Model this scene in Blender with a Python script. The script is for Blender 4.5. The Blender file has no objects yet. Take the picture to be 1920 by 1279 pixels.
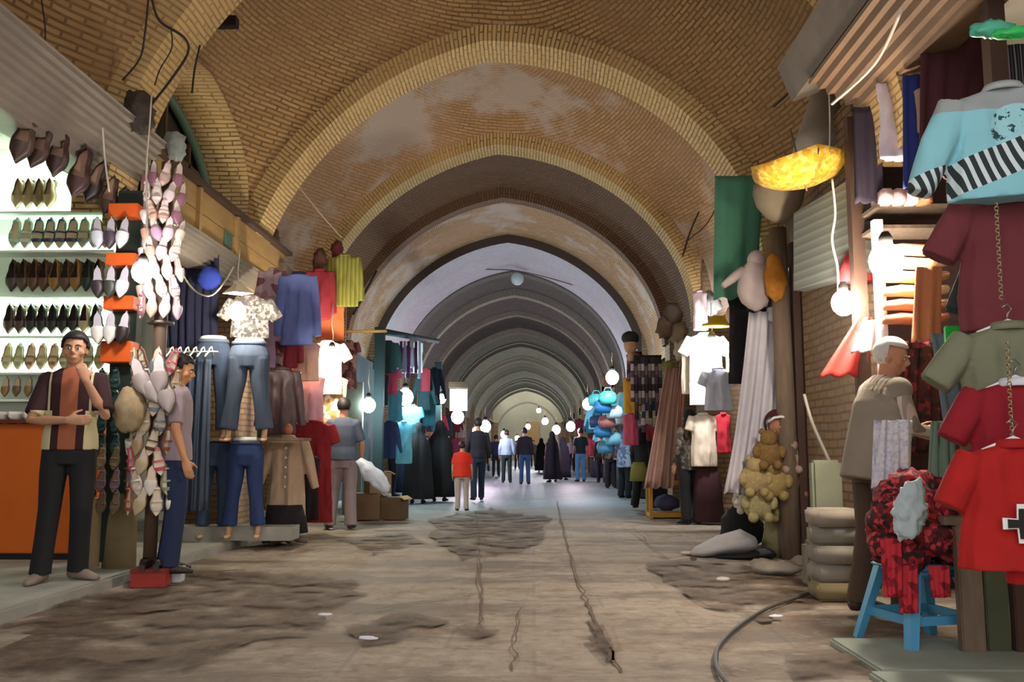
import bpy, bmesh, math, random
from mathutils import Vector, Matrix, noise
random.seed(7)
PI = math.pi
S = bpy.context.scene
COL = S.collection

# ---------------------------------------------------------------- camera
FPX = 1700.0
PITCH = math.atan(205.5 / FPX)
YAW = math.atan(40 / FPX)
EYE = Vector((0, 0, 1.0))
cam_data = bpy.data.cameras.new('camera')
cam_data.sensor_width = 36.0
cam_data.lens = FPX / 1920 * 36.0
cam_data.clip_end = 300
cam = bpy.data.objects.new('camera', cam_data)
COL.objects.link(cam)
cam.location = EYE
CR = Matrix.Rotation(YAW, 3, 'Z') @ Matrix.Rotation(PI / 2 + PITCH, 3, 'X')
cam.rotation_euler = CR.to_euler()
S.camera = cam

# ---------------------------------------------------------------- world + exposure
S.view_settings.view_transform = 'Standard'
S.view_settings.look = 'None'
S.view_settings.gamma = 1.0
S.view_settings.use_curve_mapping = False
S.view_settings.exposure = 0.25
wd = bpy.data.worlds.new('world'); S.world = wd; wd.use_nodes = True
bgn = wd.node_tree.nodes['Background']
bgn.inputs[0].default_value = (0.86, 0.83, 0.84, 1)
bgn.inputs[1].default_value = 2.3

def area_light(name, loc, rot, sx, sy, power, col):
    l = bpy.data.lights.new(name, 'AREA'); l.shape = 'RECTANGLE'; l.size = sx; l.size_y = sy
    l.energy = power; l.color = col
    o = bpy.data.objects.new(name, l); COL.objects.link(o); o.location = loc; o.rotation_euler = rot
    return o
def point_light(name, loc, power, col, r=0.05):
    l = bpy.data.lights.new(name, 'POINT'); l.energy = power; l.color = col; l.shadow_soft_size = r
    o = bpy.data.objects.new(name, l); COL.objects.link(o); o.location = loc
    return o

# a place seen from here, turned into metres
def ray(px, py):
    return CR @ Vector((px - 960, 639.5 - py, -FPX))
def P(px, py, Y):
    d = ray(px, py); return EYE + d * ((Y - EYE.y) / d.y)
def PX(px, py, X):
    d = ray(px, py); return EYE + d * ((X - EYE.x) / d.x)
def G(px, py, z=0.0):
    d = ray(px, py); return EYE + d * ((z - EYE.z) / d.z)

# ---------------------------------------------------------------- objects
def link(o, parent=None):
    COL.objects.link(o)
    if parent is not None: o.parent = parent
    return o
def tag(o, label, cat, group=None):
    o['label'] = label; o['category'] = cat
    if group: o['group'] = group
    return o
def empty(name, loc=(0, 0, 0), rz=0.0, label=None, cat=None, group=None):
    o = bpy.data.objects.new(name, None); o.empty_display_size = 0.1
    COL.objects.link(o); o.location = loc; o.rotation_euler = (0, 0, rz)
    if label: tag(o, label, cat, group)
    return o
def mk(name, bm, m, parent=None, smooth=True, loc=None):
    me = bpy.data.meshes.new(name)
    bmesh.ops.recalc_face_normals(bm, faces=bm.faces[:])
    bm.to_mesh(me); bm.free()
    if isinstance(m, (list, tuple)):
        for x in m: me.materials.append(x)
    elif m is not None: me.materials.append(m)
    if smooth:
        for p in me.polygons: p.use_smooth = True
    o = bpy.data.objects.new(name, me)
    link(o, parent)
    if loc is not None: o.location = loc
    return o
def struct(name, bm, m, parent=None, smooth=False):
    o = mk(name, bm, m, parent, smooth)
    if parent is None: o['kind'] = 'structure'
    return o
def flat_shade(o):
    for p in o.data.polygons: p.use_smooth = False
    return o
def remesh(o, vox, smooth=2):
    md = o.modifiers.new('r', 'REMESH'); md.mode = 'VOXEL'; md.voxel_size = vox
    if smooth:
        s = o.modifiers.new('s', 'SMOOTH'); s.iterations = smooth; s.factor = 0.6
    dg = bpy.context.evaluated_depsgraph_get()
    me = bpy.data.meshes.new_from_object(o.evaluated_get(dg))
    mats = [m for m in o.data.materials]
    o.modifiers.clear(); old = o.data; o.data = me
    me.materials.clear()
    for m in mats: me.materials.append(m)
    for p in me.polygons: p.use_smooth = True
    bpy.data.meshes.remove(old)
    return o
def dup(root, loc, rz=None, rot=None, scale=None, label=None, group=None, mats=None):
    r = root.copy(); COL.objects.link(r); r.location = loc
    if rz is not None: r.rotation_euler = (0, 0, rz)
    if rot is not None: r.rotation_euler = rot
    if scale is not None: r.scale = (scale,) * 3 if not hasattr(scale, '__len__') else scale
    if label: r['label'] = label
    if group: r['group'] = group
    def tree(src, dst):
        for ch in list(src.children):
            c = ch.copy(); COL.objects.link(c); c.parent = dst
            n = c.name.split('.')[0]
            if mats and n in mats: setmat(c, mats[n])
            tree(ch, c)
    tree(root, r)
    if mats and r.type == 'MESH' and r.name.split('.')[0] in mats: setmat(r, mats[r.name.split('.')[0]])
    return r
def setmat(o, m):
    o.material_slots[0].link = 'OBJECT'; o.material_slots[0].material = m

# ---------------------------------------------------------------- mesh helpers
def box(bm, c, s, rz=0.0, rot=None, mi=0):
    M = Matrix.Translation(Vector(c)) @ (rot.to_4x4() if rot is not None else Matrix.Rotation(rz, 4, 'Z')) @ Matrix.Diagonal((s[0], s[1], s[2], 1))
    r = bmesh.ops.create_cube(bm, size=1.0, matrix=M)
    if mi:
        for f in {f for v in r['verts'] for f in v.link_faces}: f.material_index = mi
    return r['verts']
def bevel(bm, w, seg=2):
    bmesh.ops.bevel(bm, geom=bm.edges[:], offset=w, segments=seg, affect='EDGES', clamp_overlap=True)
def tube(bm, pts, r, n=6, cap=True, mi=0):
    pts = [Vector(p) for p in pts]; rings = []; up = Vector((0, 0, 1)); N = len(pts)
    rs = r if hasattr(r, '__len__') else [r] * N
    for i, p in enumerate(pts):
        d = (pts[min(i + 1, N - 1)] - pts[max(i - 1, 0)]).normalized()
        h = up if abs(d.z) < 0.95 else Vector((0, 1, 0))
        a = d.cross(h).normalized(); b = a.cross(d).normalized()
        rings.append([bm.verts.new(p + (a * math.cos(t) + b * math.sin(t)) * rs[i]) for t in [2 * PI * k / n for k in range(n)]])
    skin(bm, rings, cap, mi)
def skin(bm, rings, cap=True, mi=0):
    n = len(rings[0]); fs = []
    for A, B in zip(rings, rings[1:]):
        for k in range(n):
            fs.append(bm.faces.new((A[k], A[(k + 1) % n], B[(k + 1) % n], B[k])))
    if cap:
        fs.append(bm.faces.new(rings[0][::-1])); fs.append(bm.faces.new(rings[-1]))
    for f in fs: f.material_index = mi
def loft(bm, secs, n=16, hint=(0, 1, 0), folds=None, cap=True, mi=0, seed=0.0):
    """secs: (centre, rx, ry) rings; ry lies along the hint; folds = (count, amplitude at start, amplitude at end)"""
    secs = [(Vector(c), rx, ry) for c, rx, ry in secs]; hint = Vector(hint); N = len(secs); rings = []
    for i, (c, rx, ry) in enumerate(secs):
        d = (secs[min(i + 1, N - 1)][0] - secs[max(i - 1, 0)][0]).normalized()
        b = (hint - d * hint.dot(d)); b = b.normalized() if b.length > 1e-4 else Vector((1, 0, 0))
        a = d.cross(b).normalized(); ring = []
        for k in range(n):
            t = 2 * PI * k / n; q = 1.0
            if folds:
                amp = folds[1] + (folds[2] - folds[1]) * i / max(1, N - 1)
                q = 1 + amp * (math.sin(folds[0] * t + seed + 0.25 * i) + 0.5 * math.sin(folds[0] * 1.7 * t + seed * 2.3))
            ring.append(bm.verts.new(c + a * math.cos(t) * rx * (1 + (q - 1) * 0.25) + b * math.sin(t) * ry * q))
        rings.append(ring)
    skin(bm, rings, cap, mi)
def ball(bm, c, r, u=12, v=8, sc=(1, 1, 1), rot=None, mi=0):
    M = Matrix.Translation(Vector(c)) @ (rot.to_4x4() if rot is not None else Matrix.Identity(4)) @ Matrix.Diagonal((r * sc[0], r * sc[1], r * sc[2], 1))
    res = bmesh.ops.create_uvsphere(bm, u_segments=u, v_segments=v, radius=1.0, matrix=M)
    if mi:
        for f in {f for w in res['verts'] for f in w.link_faces}: f.material_index = mi
def prism(bm, poly, y0, y1, mi=0, f=None):
    """outline in x,z extruded along y"""
    f = f or (lambda x, y, z: (x, y, z))
    A = [bm.verts.new(f(x, y0, z)) for x, z in poly]; B = [bm.verts.new(f(x, y1, z)) for x, z in poly]
    skin(bm, [A, B], True, mi)

# ---------------------------------------------------------------- materials
def lin(c):
    if isinstance(c, str):
        c = c.lstrip('#'); c = [int(c[i:i + 2], 16) / 255 for i in (0, 2, 4)]
        c = [x / 12.92 if x <= 0.04045 else ((x + 0.055) / 1.055) ** 2.4 for x in c]
    return (c[0], c[1], c[2], 1.0)
_mats = {}
class NT:
    def __init__(s, name):
        s.m = bpy.data.materials.new(name); s.m.use_nodes = True; s.t = s.m.node_tree
        s.b = s.t.nodes['Principled BSDF']
    def n(s, typ, **kw):
        x = s.t.nodes.new(typ)
        for k, v in kw.items():
            if k.startswith('i_'):
                x.inputs[k[2:].replace('_', ' ')].default_value = v
            else: setattr(x, k, v)
        return x
    def l(s, a, b): s.t.links.new(a, b)
    def coord(s, which='Object', scale=1.0, rot=(0, 0, 0)):
        tc = s.n('ShaderNodeTexCoord'); mp = s.n('ShaderNodeMapping')
        mp.inputs['Scale'].default_value = (scale,) * 3 if not hasattr(scale, '__len__') else scale
        mp.inputs['Rotation'].default_value = rot
        s.l(tc.outputs[which], mp.inputs[0]); return mp.outputs[0]
    def ramp(s, fac, stops, interp='LINEAR'):
        r = s.n('ShaderNodeValToRGB'); r.color_ramp.interpolation = interp
        e = r.color_ramp.elements
        while len(e) < len(stops): e.new(0.5)
        for x, (p, c) in zip(e, stops): x.position = p; x.color = lin(c)
        s.l(fac, r.inputs[0]); return r.outputs[0]
    def mix(s, fac, a, b, mode='MIX'):
        x = s.n('ShaderNodeMix'); x.data_type = 'RGBA'; x.blend_type = mode
        for sock, v in ((x.inputs[0], fac), (x.inputs[6], a), (x.inputs[7], b)):
            if isinstance(v, (int, float)): sock.default_value = v
            elif isinstance(v, (str, tuple, list)): sock.default_value = lin(v)
            else: s.l(v, sock)
        return x.outputs[2]
    def bump(s, h, strength=0.3, dist=0.02):
        b = s.n('ShaderNodeBump'); b.inputs['Strength'].default_value = strength; b.inputs['Distance'].default_value = dist
        s.l(h, b.inputs['Height']); s.l(b.outputs[0], s.b.inputs['Normal'])
    def noise(s, vec, scale, detail=3, rough=0.55):
        x = s.n('ShaderNodeTexNoise'); x.inputs['Scale'].default_value = scale; x.inputs['Detail'].default_value = detail
        x.inputs['Roughness'].default_value = rough
        if vec is not None: s.l(vec, x.inputs['Vector'])
        return x.outputs['Fac']
def plain(c, rough=0.8, var=0.12, scale=6.0, metal=0.0, bump=0.0, name=None, sheen=0.0):
    """a surface of one colour with slight mottling"""
    key = ('plain', str(c), rough, var, scale, metal, bump)
    if key in _mats: return _mats[key]
    t = NT(name or 'surface'); v = t.coord('Object')
    f = t.noise(v, scale)
    L = lin(c)
    dk = tuple(x * (1 - var * 1.6) for x in L[:3]); lt = tuple(min(1, x * (1 + var)) for x in L[:3])
    t.l(t.mix(f, dk, lt), t.b.inputs['Base Color'])
    t.b.inputs['Roughness'].default_value = rough; t.b.inputs['Metallic'].default_value = metal
    if bump: t.bump(t.noise(v, scale * 6), bump, 0.01)
    _mats[key] = t.m
    return t.m
def cloth(c, var=0.1): return plain(c, 0.9, var, 9.0, 0.0, 0.25, 'cloth')
def stripes(cols, scale, axis='X', rough=0.9, distort=0.0, name='striped_cloth', which='Object'):
    """bands of the given colours repeating along an axis"""
    key = ('str', tuple(cols), scale, axis, distort)
    if key in _mats: return _mats[key]
    t = NT(name); v = t.coord(which, scale)
    sx = t.n('ShaderNodeSeparateXYZ'); t.l(v, sx.inputs[0]); o = sx.outputs['XYZ'.index(axis)]
    if distort:
        nz = t.noise(v, 1.2); mm = t.n('ShaderNodeMath', operation='MULTIPLY_ADD'); t.l(nz, mm.inputs[0]); mm.inputs[1].default_value = distort; t.l(o, mm.inputs[2]); o = mm.outputs[0]
    fr = t.n('ShaderNodeMath', operation='FRACT'); t.l(o, fr.inputs[0])
    st = [(k / len(cols), c) for k, c in enumerate(cols)]
    t.l(t.ramp(fr.outputs[0], st, 'CONSTANT'), t.b.inputs['Base Color'])
    t.b.inputs['Roughness'].default_value = rough
    _mats[key] = t.m; return t.m
def blotch(cols, scale, rough=0.85, name='printed_cloth'):
    """random patches of the given colours, as on printed cloth"""
    key = ('blo', tuple(cols), scale)
    if key in _mats: return _mats[key]
    t = NT(name); v = t.coord('Object')
    vo = t.n('ShaderNodeTexVoronoi'); vo.inputs['Scale'].default_value = scale; t.l(v, vo.inputs['Vector'])
    sp = t.n('ShaderNodeSeparateXYZ'); t.l(vo.outputs['Color'], sp.inputs[0])
    t.l(t.ramp(sp.outputs[0], [(k / len(cols), c) for k, c in enumerate(cols)], 'CONSTANT'), t.b.inputs['Base Color'])
    t.b.inputs['Roughness'].default_value = rough
    _mats[key] = t.m; return t.m
def glow(c, strength):
    key = ('glow', str(c), strength)
    if key in _mats: return _mats[key]
    t = NT('lamp_glass'); t.b.inputs['Base Color'].default_value = lin(c)
    t.b.inputs['Emission Color'].default_value = lin(c); t.b.inputs['Emission Strength'].default_value = strength
    _mats[key] = t.m; return t.m
def brick_uv(name, c1, c2, mortar, bw, bh, ms=0.008, stain=None, bump=0.5, plaster=None, rough=0.9):
    """brickwork on metre-scaled UVs"""
    t = NT(name)
    tc = t.n('ShaderNodeTexCoord'); uv = tc.outputs['UV']
    nzv = t.n('ShaderNodeTexNoise'); nzv.inputs['Scale'].default_value = 1.3; t.l(tc.outputs['Object'], nzv.inputs['Vector'])
    dv = t.n('ShaderNodeVectorMath', operation='MULTIPLY_ADD'); t.l(nzv.outputs['Color'], dv.inputs[0]); dv.inputs[1].default_value = (0.05, 0.05, 0); t.l(uv, dv.inputs[2])
    b = t.n('ShaderNodeTexBrick'); t.l(dv.outputs[0], b.inputs['Vector'])
    b.inputs['Color1'].default_value = lin(c1); b.inputs['Color2'].default_value = lin(c2); b.inputs['Mortar'].default_value = lin(mortar)
    b.inputs['Scale'].default_value = 1.0; b.inputs['Mortar Size'].default_value = ms; b.inputs['Mortar Smooth'].default_value = 0.3
    b.inputs['Brick Width'].default_value = bw; b.inputs['Row Height'].default_value = bh
    big = t.noise(tc.outputs['Object'], 0.55, 5, 0.6)
    sm = t.noise(tc.outputs['Object'], 7, 3)
    col = t.mix(t.ramp(sm, [(0.3, '#000000'), (0.75, '#ffffff')]), b.outputs['Color'], t.mix(0.5, b.outputs['Color'], c2))
    if stain: col = t.mix(t.ramp(big, [(0.42, '#000000'), (0.62, '#b0b0b0')]), col, stain)
    if plaster:
        p2 = t.noise(tc.outputs['Object'], 0.8, 6, 0.65)
        col = t.mix(t.ramp(p2, [(0.5, '#000000'), (0.6, '#e0e0e0')]), col, plaster)
    t.l(col, t.b.inputs['Base Color']); t.b.inputs['Roughness'].default_value = rough
    if bump: t.bump(b.outputs['Fac'], -bump, 0.015) if False else t.bump(b.outputs['Color'], bump, 0.02)
    return t.m
# ================================================================ the vaulted hall
XC, HW = -0.585, 3.0           # centre line and half width
APEX = 5.81                   # height of rib crowns
def prof(t, w=HW, apex=APEX, h=2.50, a=0.38):
    """pointed arch: t from -1 to 1, returns x, z"""
    s = abs(t)
    return XC + t * w, apex - a * s - h * (1 - math.sqrt(max(0.0, 1 - s * s)))
def tsamp(n):
    return [math.sin(PI / 2 * (-1 + 2 * i / n)) for i in range(n + 1)]
# ribs: depth at the crown, skew, crown height offset, thickness along the hall
RIBS = [(-3.2, 0, 0, .5), (0.6, 0, 0.1, .5), (3.4, -.25, .1, .5), (6.5, -.27, .05, .55), (10.2, -.27, 0, .6), (13.86, -.19, 0, .5), (16.9, -.1, 0, .35), (20.7, 0, 0, .3),
        (24.2, -.05, 0, .5), (28, 0, .02, .45), (32, 0, 0, .45), (36.5, 0, -.05, .45), (42, 0, 0, .45), (48, 0, -.05, .45), (55, 0, 0, .45), (63, 0, -.05, .5), (71.5, 0, -.1, .8), (92, 0, 0, .5)]
def ry(i, x): return RIBS[i][0] + RIBS[i][1] * (x - XC)

BRICK = brick_uv('vault_brick', '#b08e60', '#957349', '#5a4228', 0.22, 0.05, 0.011, '#8a6a4a', 0.7)
BRICK_DK = brick_uv('dark_vault_brick', '#7c5a40', '#684734', '#40301f', 0.22, 0.05, 0.011, '#6a4a36', 0.6)
BRICK_GR = brick_uv('grey_vault_brick', '#8f8a74', '#7a7766', '#55554a', 0.24, 0.075, 0.012, '#8b8272', 0.6)
BRICK_PL = brick_uv('plastered_vault_brick', '#b9946a', '#a37c55', '#7a5a3c', 0.22, 0.05, 0.010, '#b08a70', 0.5, '#b5a59b')
RIBM = brick_uv('rib_brick', '#cdb27c', '#bb9a66', '#6a5030', 0.26, 0.05, 0.010, '#c2a06c', 0.7)
RIBG = brick_uv('grey_rib_brick', '#9a9484', '#8c8474', '#5e5c50', 0.26, 0.07, 0.012, '#8d8878', 0.5)
RIBW = brick_uv('pale_brick', '#c4c2c6', '#b2afb4', '#85828a', 0.24, 0.05, 0.008, '#a09494', 0.3)
BRICK_DG = brick_uv('dark_grey_brick', '#66645a', '#59574e', '#40403a', 0.24, 0.06, 0.010, '#5c5850', 0.4)

def rib(i, mat_s, ring=0.28, n=48, mat_f=None):
    Y, k, dz, dep = RIBS[i]
    bm = bmesh.new(); uvl = bm.loops.layers.uv.new('UVMap')
    ts = tsamp(n)
    rows = []
    arc = 0; prev = None; arcs = []
    for t in ts:
        x, z = prof(t, HW, APEX + dz)
        if prev: arc += math.hypot(x - prev[0], z - prev[1])
        prev = (x, z); arcs.append(arc)
        xo, zo = prof(t, HW + ring, APEX + dz + ring, 2.50 + ring)
        y0 = Y + k * (x - XC)
        zo2 = zo
        rows.append((bm.verts.new((x, y0, z)), bm.verts.new((x, y0 + dep, z)), bm.verts.new((xo, y0, zo2)), bm.verts.new((xo, y0 + dep, zo2))))
    def q(a, b, c, d, uvs, mi):
        f = bm.faces.new((a, b, c, d)); f.material_index = mi
        for lp, u in zip(f.loops, uvs): lp[uvl].uv = u
    for j in range(n):
        A, B = rows[j], rows[j + 1]; a0, a1 = arcs[j], arcs[j + 1]
        q(A[0], B[0], B[1], A[1], [(0, a0), (0, a1), (dep, a1), (dep, a0)], 0)
        q(A[2], B[2], B[0], A[0], [(0.26, a0), (0.26, a1), (0, a1), (0, a0)], 1)
        q(A[1], B[1], B[3], A[3], [(0, a0), (0, a1), (.26, a1), (.26, a0)], 1)
    # straight legs carrying the arch down to the pier heads
    for e, sgn in ((0, -1), (-1, 1)):
        R = rows[e]
        low = []
        for v in R:
            low.append(bm.verts.new((v.co.x, v.co.y, 3.25)))
        for a, b in ((0, 1), (2, 0), (1, 3)):
            q(R[a], R[b], low[b], low[a], [(0, 0), (dep, 0), (dep, 1), (0, 1)], 0)
    o = struct('trim_%d' % (i + 1), bm, [mat_s, mat_f or mat_s])
    return o

def bay(i, mat, bulge=0.35, side=0.3, n=40, m=14, base=0.26):
    """a shallow sail dome between rib i and rib i+1, laid in level rings of brick"""
    bm = bmesh.new(); uvl = bm.loops.layers.uv.new('UVMap')
    ya, yb = RIBS[i][0], RIBS[i + 1][0]; ka, kb = RIBS[i][1], RIBS[i + 1][1]
    za, zb = APEX + RIBS[i][2], APEX + RIBS[i + 1][2]
    ts = tsamp(n); grid = []
    cen = Vector((XC, (ya + yb) / 2, 3.0))
    for j in range(m + 1):
        s = j / m; bl = math.sin(PI * s) ** 0.7 if 0 < s < 1 else 0
        row = []
        for t in ts:
            w = HW + base - .06 + side * bl
            x, z = prof(t, w, za + (zb - za) * s + base - .06 + bulge * bl, 2.50 + base + bulge * bl * .6)
            y = (ya + ka * (x - XC)) * (1 - s) + (yb + kb * (x - XC)) * s
            row.append(bm.verts.new((x, y, z)))
        grid.append(row)
    def uvof(v):
        d = v.co - cen
        el = math.atan2(d.z, math.hypot(d.x, d.y * 0.9)); az = math.atan2(d.y, d.x + 1e-6 if d.x >= 0 else d.x)
        return az * 2.6, el * 3.3
    for j in range(m):
        for k in range(n):
            f = bm.faces.new((grid[j][k], grid[j][k + 1], grid[j + 1][k + 1], grid[j + 1][k]))
            uv = [uvof(v) for v in (grid[j][k], grid[j][k + 1], grid[j + 1][k + 1], grid[j + 1][k])]
            us = [u for u, _ in uv]
            if max(us) - min(us) > 6: uv = [(u + 2.6 * 2 * PI if u < 0 else u, w) for u, w in uv]
            for lp, u in zip(f.loops, uv): lp[uvl].uv = u
    return bm

LUN_Y, LUN_W, LUN_B, LUN_H = 9.1, 1.85, 3.7, 1.3
def lun_z(y):
    u = abs(y - LUN_Y) / LUN_W
    return LUN_B + LUN_H * (math.sqrt(max(0, 1 - u * u)) * .92 + .08 * (1 - u)) if u < 1 else 0
nb = len(RIBS) - 2      # end stretch left unroofed, an added opening that lets daylight onto the end wall
for i in range(nb):
    if i == 0: continue
    mt = BRICK if i <= 3 else BRICK_PL if i == 4 else BRICK_DK if i == 5 else BRICK_PL if i == 6 else RIBW if i == 7 else BRICK_DG if i <= 10 else BRICK_GR
    bl, sd, bs = (0.55, 0.4, .26)
    if i == 5: bl, sd = .25, .2
    if i == 6: bl, sd = .1, .1
    if i == 7: bl, sd, bs = .02, .02, .10
    if i >= 8: bl, sd = .3, .25
    bm = bay(i, mt, bl, sd, n=100 if i == 3 else 48 if i < 8 else 24, m=48 if i == 3 else 16 if i < 8 else 6, base=bs)
    if i <= 3:      # the flanks end behind the shop fascias
        bmesh.ops.delete(bm, geom=[f for f in bm.faces if f.calc_center_median().z < 3.66], context='FACES')
    if i == 3:      # opening for the arched window on the left side of this bay
        bmesh.ops.delete(bm, geom=[f for f in bm.faces if f.calc_center_median().x < -2.6 and f.calc_center_median().z < lun_z(f.calc_center_median().y)], context='FACES')
    struct('ceiling' if i == 1 else 'ceiling_%d' % i, bm, mt, smooth=True)
for i in range(1, len(RIBS)):
    Y = RIBS[i][0]
    if i in (3, 4, 5): rib(i, RIBM)
    elif i == 6: rib(i, BRICK_DK)
    elif i == 7: rib(i, RIBW, ring=.2, mat_f=plain('#4a3a34', .9))
    elif i < 4: rib(i, RIBM)
    else: rib(i, BRICK_DG if i == 8 else RIBG if i % 2 else BRICK_GR, ring=.15, n=24)

# ---- the arched window recess on the left
def vault_x(y, z):
    """where the left flank of bay 3 stands at this height"""
    lo, hi = 0.0, 1.0
    s = (y - 7.3) / 3.7; bl = math.sin(PI * min(.98, max(.02, s))) ** .7
    for _ in range(30):
        t = (lo + hi) / 2
        x, zz = prof(-t, HW + .2 + .4 * bl, APEX + .2 + .55 * bl, 2.50 + .26 + .33 * bl)
        if zz > z: lo = t
        else: hi = t
    return x
bm = bmesh.new(); uvl = bm.loops.layers.uv.new('UVMap'); A = []; N = 40
for k in range(N + 1):
    y = LUN_Y + LUN_W * .999 * math.sin(PI / 2 * (-1 + 2 * k / N)); z = lun_z(y) - .03
    A.append((bm.verts.new((vault_x(y, z) + .10, y, z)), bm.verts.new((-4.05, y, z)), bm.verts.new((vault_x(y, z) - .25, y, z + .30))))
for k, (a, b) in enumerate(zip(A, A[1:])):
    for q, v0, v1 in ((0, 0, 1), (0, 1, 2)):
        pass
    f = bm.faces.new((a[0], b[0], b[1], a[1]))
    for lp, u in zip(f.loops, [(0, k * .1), (0, k * .1 + .1), (.6, k * .1 + .1), (.6, k * .1)]): lp[uvl].uv = u
    f = bm.faces.new((a[2], b[2], b[0], a[0]))
    for lp, u in zip(f.loops, [(.3, k * .1), (.3, k * .1 + .1), (0, k * .1 + .1), (0, k * .1)]): lp[uvl].uv = u
struct('trim_window_arch', bm, RIBM, smooth=True)
win = bpy.data.objects.new('window_1', None); COL.objects.link(win); win['kind'] = 'structure'
bm = bmesh.new(); box(bm, (-4.12, LUN_Y, 4.4), (.06, 4.2, 1.9)); mk('window_back', bm, plain('#3a3026', .8), win, False)
bm = bmesh.new(); pts = []
for k in range(33):
    y = LUN_Y + (LUN_W - .06) * math.sin(PI / 2 * (-1 + 2 * k / 32)); pts.append((-4.0, y, lun_z(y) - .09))
tube(bm, pts, .055, 8); tube(bm, [(-4.0, LUN_Y - 1.8, 3.78), (-4.0, LUN_Y + 1.8, 3.78)], .05)
mk('window_frame', bm, plain('#5f7a66', .6), win)
for k, yy in enumerate((-1.1, -.4, .4, 1.1)):
    bm = bmesh.new(); box(bm, (-4.03, LUN_Y + yy, (3.7 + lun_z(LUN_Y + yy)) / 2), (.03, .05, lun_z(LUN_Y + yy) - 3.75)); mk('window_bar', bm, plain('#5a4630', .7), win, False)
bm = bmesh.new(); box(bm, (-4.03, LUN_Y, 4.3), (.03, 3.0, .05)); mk('window_bar', bm, plain('#5a4630', .7), win, False)

# ---- floor
def floor_mat():
    t = NT('worn_paving'); tc = t.n('ShaderNodeTexCoord'); v = tc.outputs['Object']
    n1 = t.noise(v, 0.55, 6, 0.6); n2 = t.noise(v, 2.3, 5, 0.65); n3 = t.noise(v, 14, 4, 0.6)
    mp = t.n('ShaderNodeMapping'); mp.inputs['Location'].default_value = (13.1, 4.2, 0); mp.inputs['Scale'].default_value = (0.45, 1.1, 1); t.l(v, mp.inputs[0])
    n4 = t.noise(mp.outputs[0], 1.25, 6, 0.62)
    base = t.mix(n3, '#8b8074', '#b5a898')
    base = t.mix(t.ramp(n1, [(0.35, '#000000'), (0.7, '#909090')]), base, '#9a8c80')
    base = t.mix(t.ramp(n4, [(0.47, '#000000'), (0.58, '#e0e0e0')]), base, '#5e4e40')
    base = t.mix(t.ramp(n2, [(0.50, '#000000'), (0.66, '#c0c0c0')]), base, '#7c6650')
    n5 = t.noise(v, 5.5, 6, 0.7)
    base = t.mix(t.ramp(n5, [(0.53, '#000000'), (0.64, '#b8b8b8')]), base, '#66564a')
    base = t.mix(t.ramp(n5, [(0.36, '#909090'), (0.44, '#000000')]), base, '#c4b8a8')
    # far stretch is bluer grey and smoother
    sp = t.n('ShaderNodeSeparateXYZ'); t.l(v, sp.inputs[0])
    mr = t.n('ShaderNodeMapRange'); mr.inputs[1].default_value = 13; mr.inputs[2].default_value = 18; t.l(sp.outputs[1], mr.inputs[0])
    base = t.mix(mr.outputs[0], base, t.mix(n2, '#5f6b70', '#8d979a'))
    b = t.n('ShaderNodeTexBrick'); b.offset = 0.5; t.l(v, b.inputs['Vector'])
    b.inputs['Scale'].default_value = 1; b.inputs['Brick Width'].default_value = 0.9; b.inputs['Row Height'].default_value = 0.6; b.inputs['Mortar Size'].default_value = 0.012
    b.inputs['Color1'].default_value = (1, 1, 1, 1); b.inputs['Color2'].default_value = (.93, .93, .93, 1); b.inputs['Mortar'].default_value = (.86, .85, .84, 1)
    base = t.mix(1.0, base, b.outputs['Color'], 'MULTIPLY')
    t.l(base, t.b.inputs['Base Color'])
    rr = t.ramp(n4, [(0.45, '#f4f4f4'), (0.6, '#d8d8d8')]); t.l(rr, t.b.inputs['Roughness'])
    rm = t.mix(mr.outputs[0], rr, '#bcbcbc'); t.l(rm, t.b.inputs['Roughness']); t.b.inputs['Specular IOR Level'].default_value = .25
    t.bump(t.mix(0.4, n3, b.outputs['Fac']), 0.35, 0.02)
    return t.m
FLOORM = floor_mat()
bm = bmesh.new()
xs = [-6.0, -3.1] + [-3.1 + 6.6 * k / 22 for k in range(1, 23)] + [5.5]; ys = [-4 + 0.33 * k for k in range(60)] + [18, 24, 40, 70, 100]
G_ = [[bm.verts.new((x, y, 0.018 * (noise.noise(Vector((x * 1.3, y * 1.3, 0))) - 0.5) if y < 17 and -3 < x < 2.2 else -0.005)) for x in xs] for y in ys]
for j in range(len(ys) - 1):
    for k in range(len(xs) - 1): bm.faces.new((G_[j][k], G_[j][k + 1], G_[j + 1][k + 1], G_[j + 1][k]))
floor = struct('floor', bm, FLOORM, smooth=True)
# worn joints in the paving
CRACK = plain('#6a5846', 0.95, 0.3, 20)
def crack(pts, w):
    bm = bmesh.new(); Lp = []
    W = [G(x, y) for x, y in pts]
    dens = []
    for a, b in zip(W, W[1:]):
        for k in range(8): dens.append(a.lerp(b, k / 8))
    dens.append(W[-1])
    for i, p in enumerate(dens):
        d = (dens[min(i + 1, len(dens) - 1)] - dens[max(i - 1, 0)]).normalized(); nrm = Vector((-d.y, d.x, 0))
        j = 0.03 * noise.noise(p * 5); ww = .75 * w * (0.5 + abs(noise.noise(p * 7)) * 1.6)
        z = 0.005
        Lp.append((bm.verts.new((p.x + nrm.x * (ww + j), p.y + nrm.y * (ww + j), z)), bm.verts.new((p.x - nrm.x * (ww - j), p.y - nrm.y * (ww - j), z))))
    for a, b in zip(Lp, Lp[1:]): bm.faces.new((a[0], a[1], b[1], b[0]))
    o = mk('crack', bm, CRACK, floor); return o
crack([(893, 960), (897, 1040), (900, 1120), (905, 1180)], .010)
crack([(1045, 940), (1062, 1020), (1085, 1090), (1110, 1150), (1140, 1210), (1165, 1262)], .012)
crack([(1105, 1165), (1130, 1200), (1150, 1240)], .022)
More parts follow.
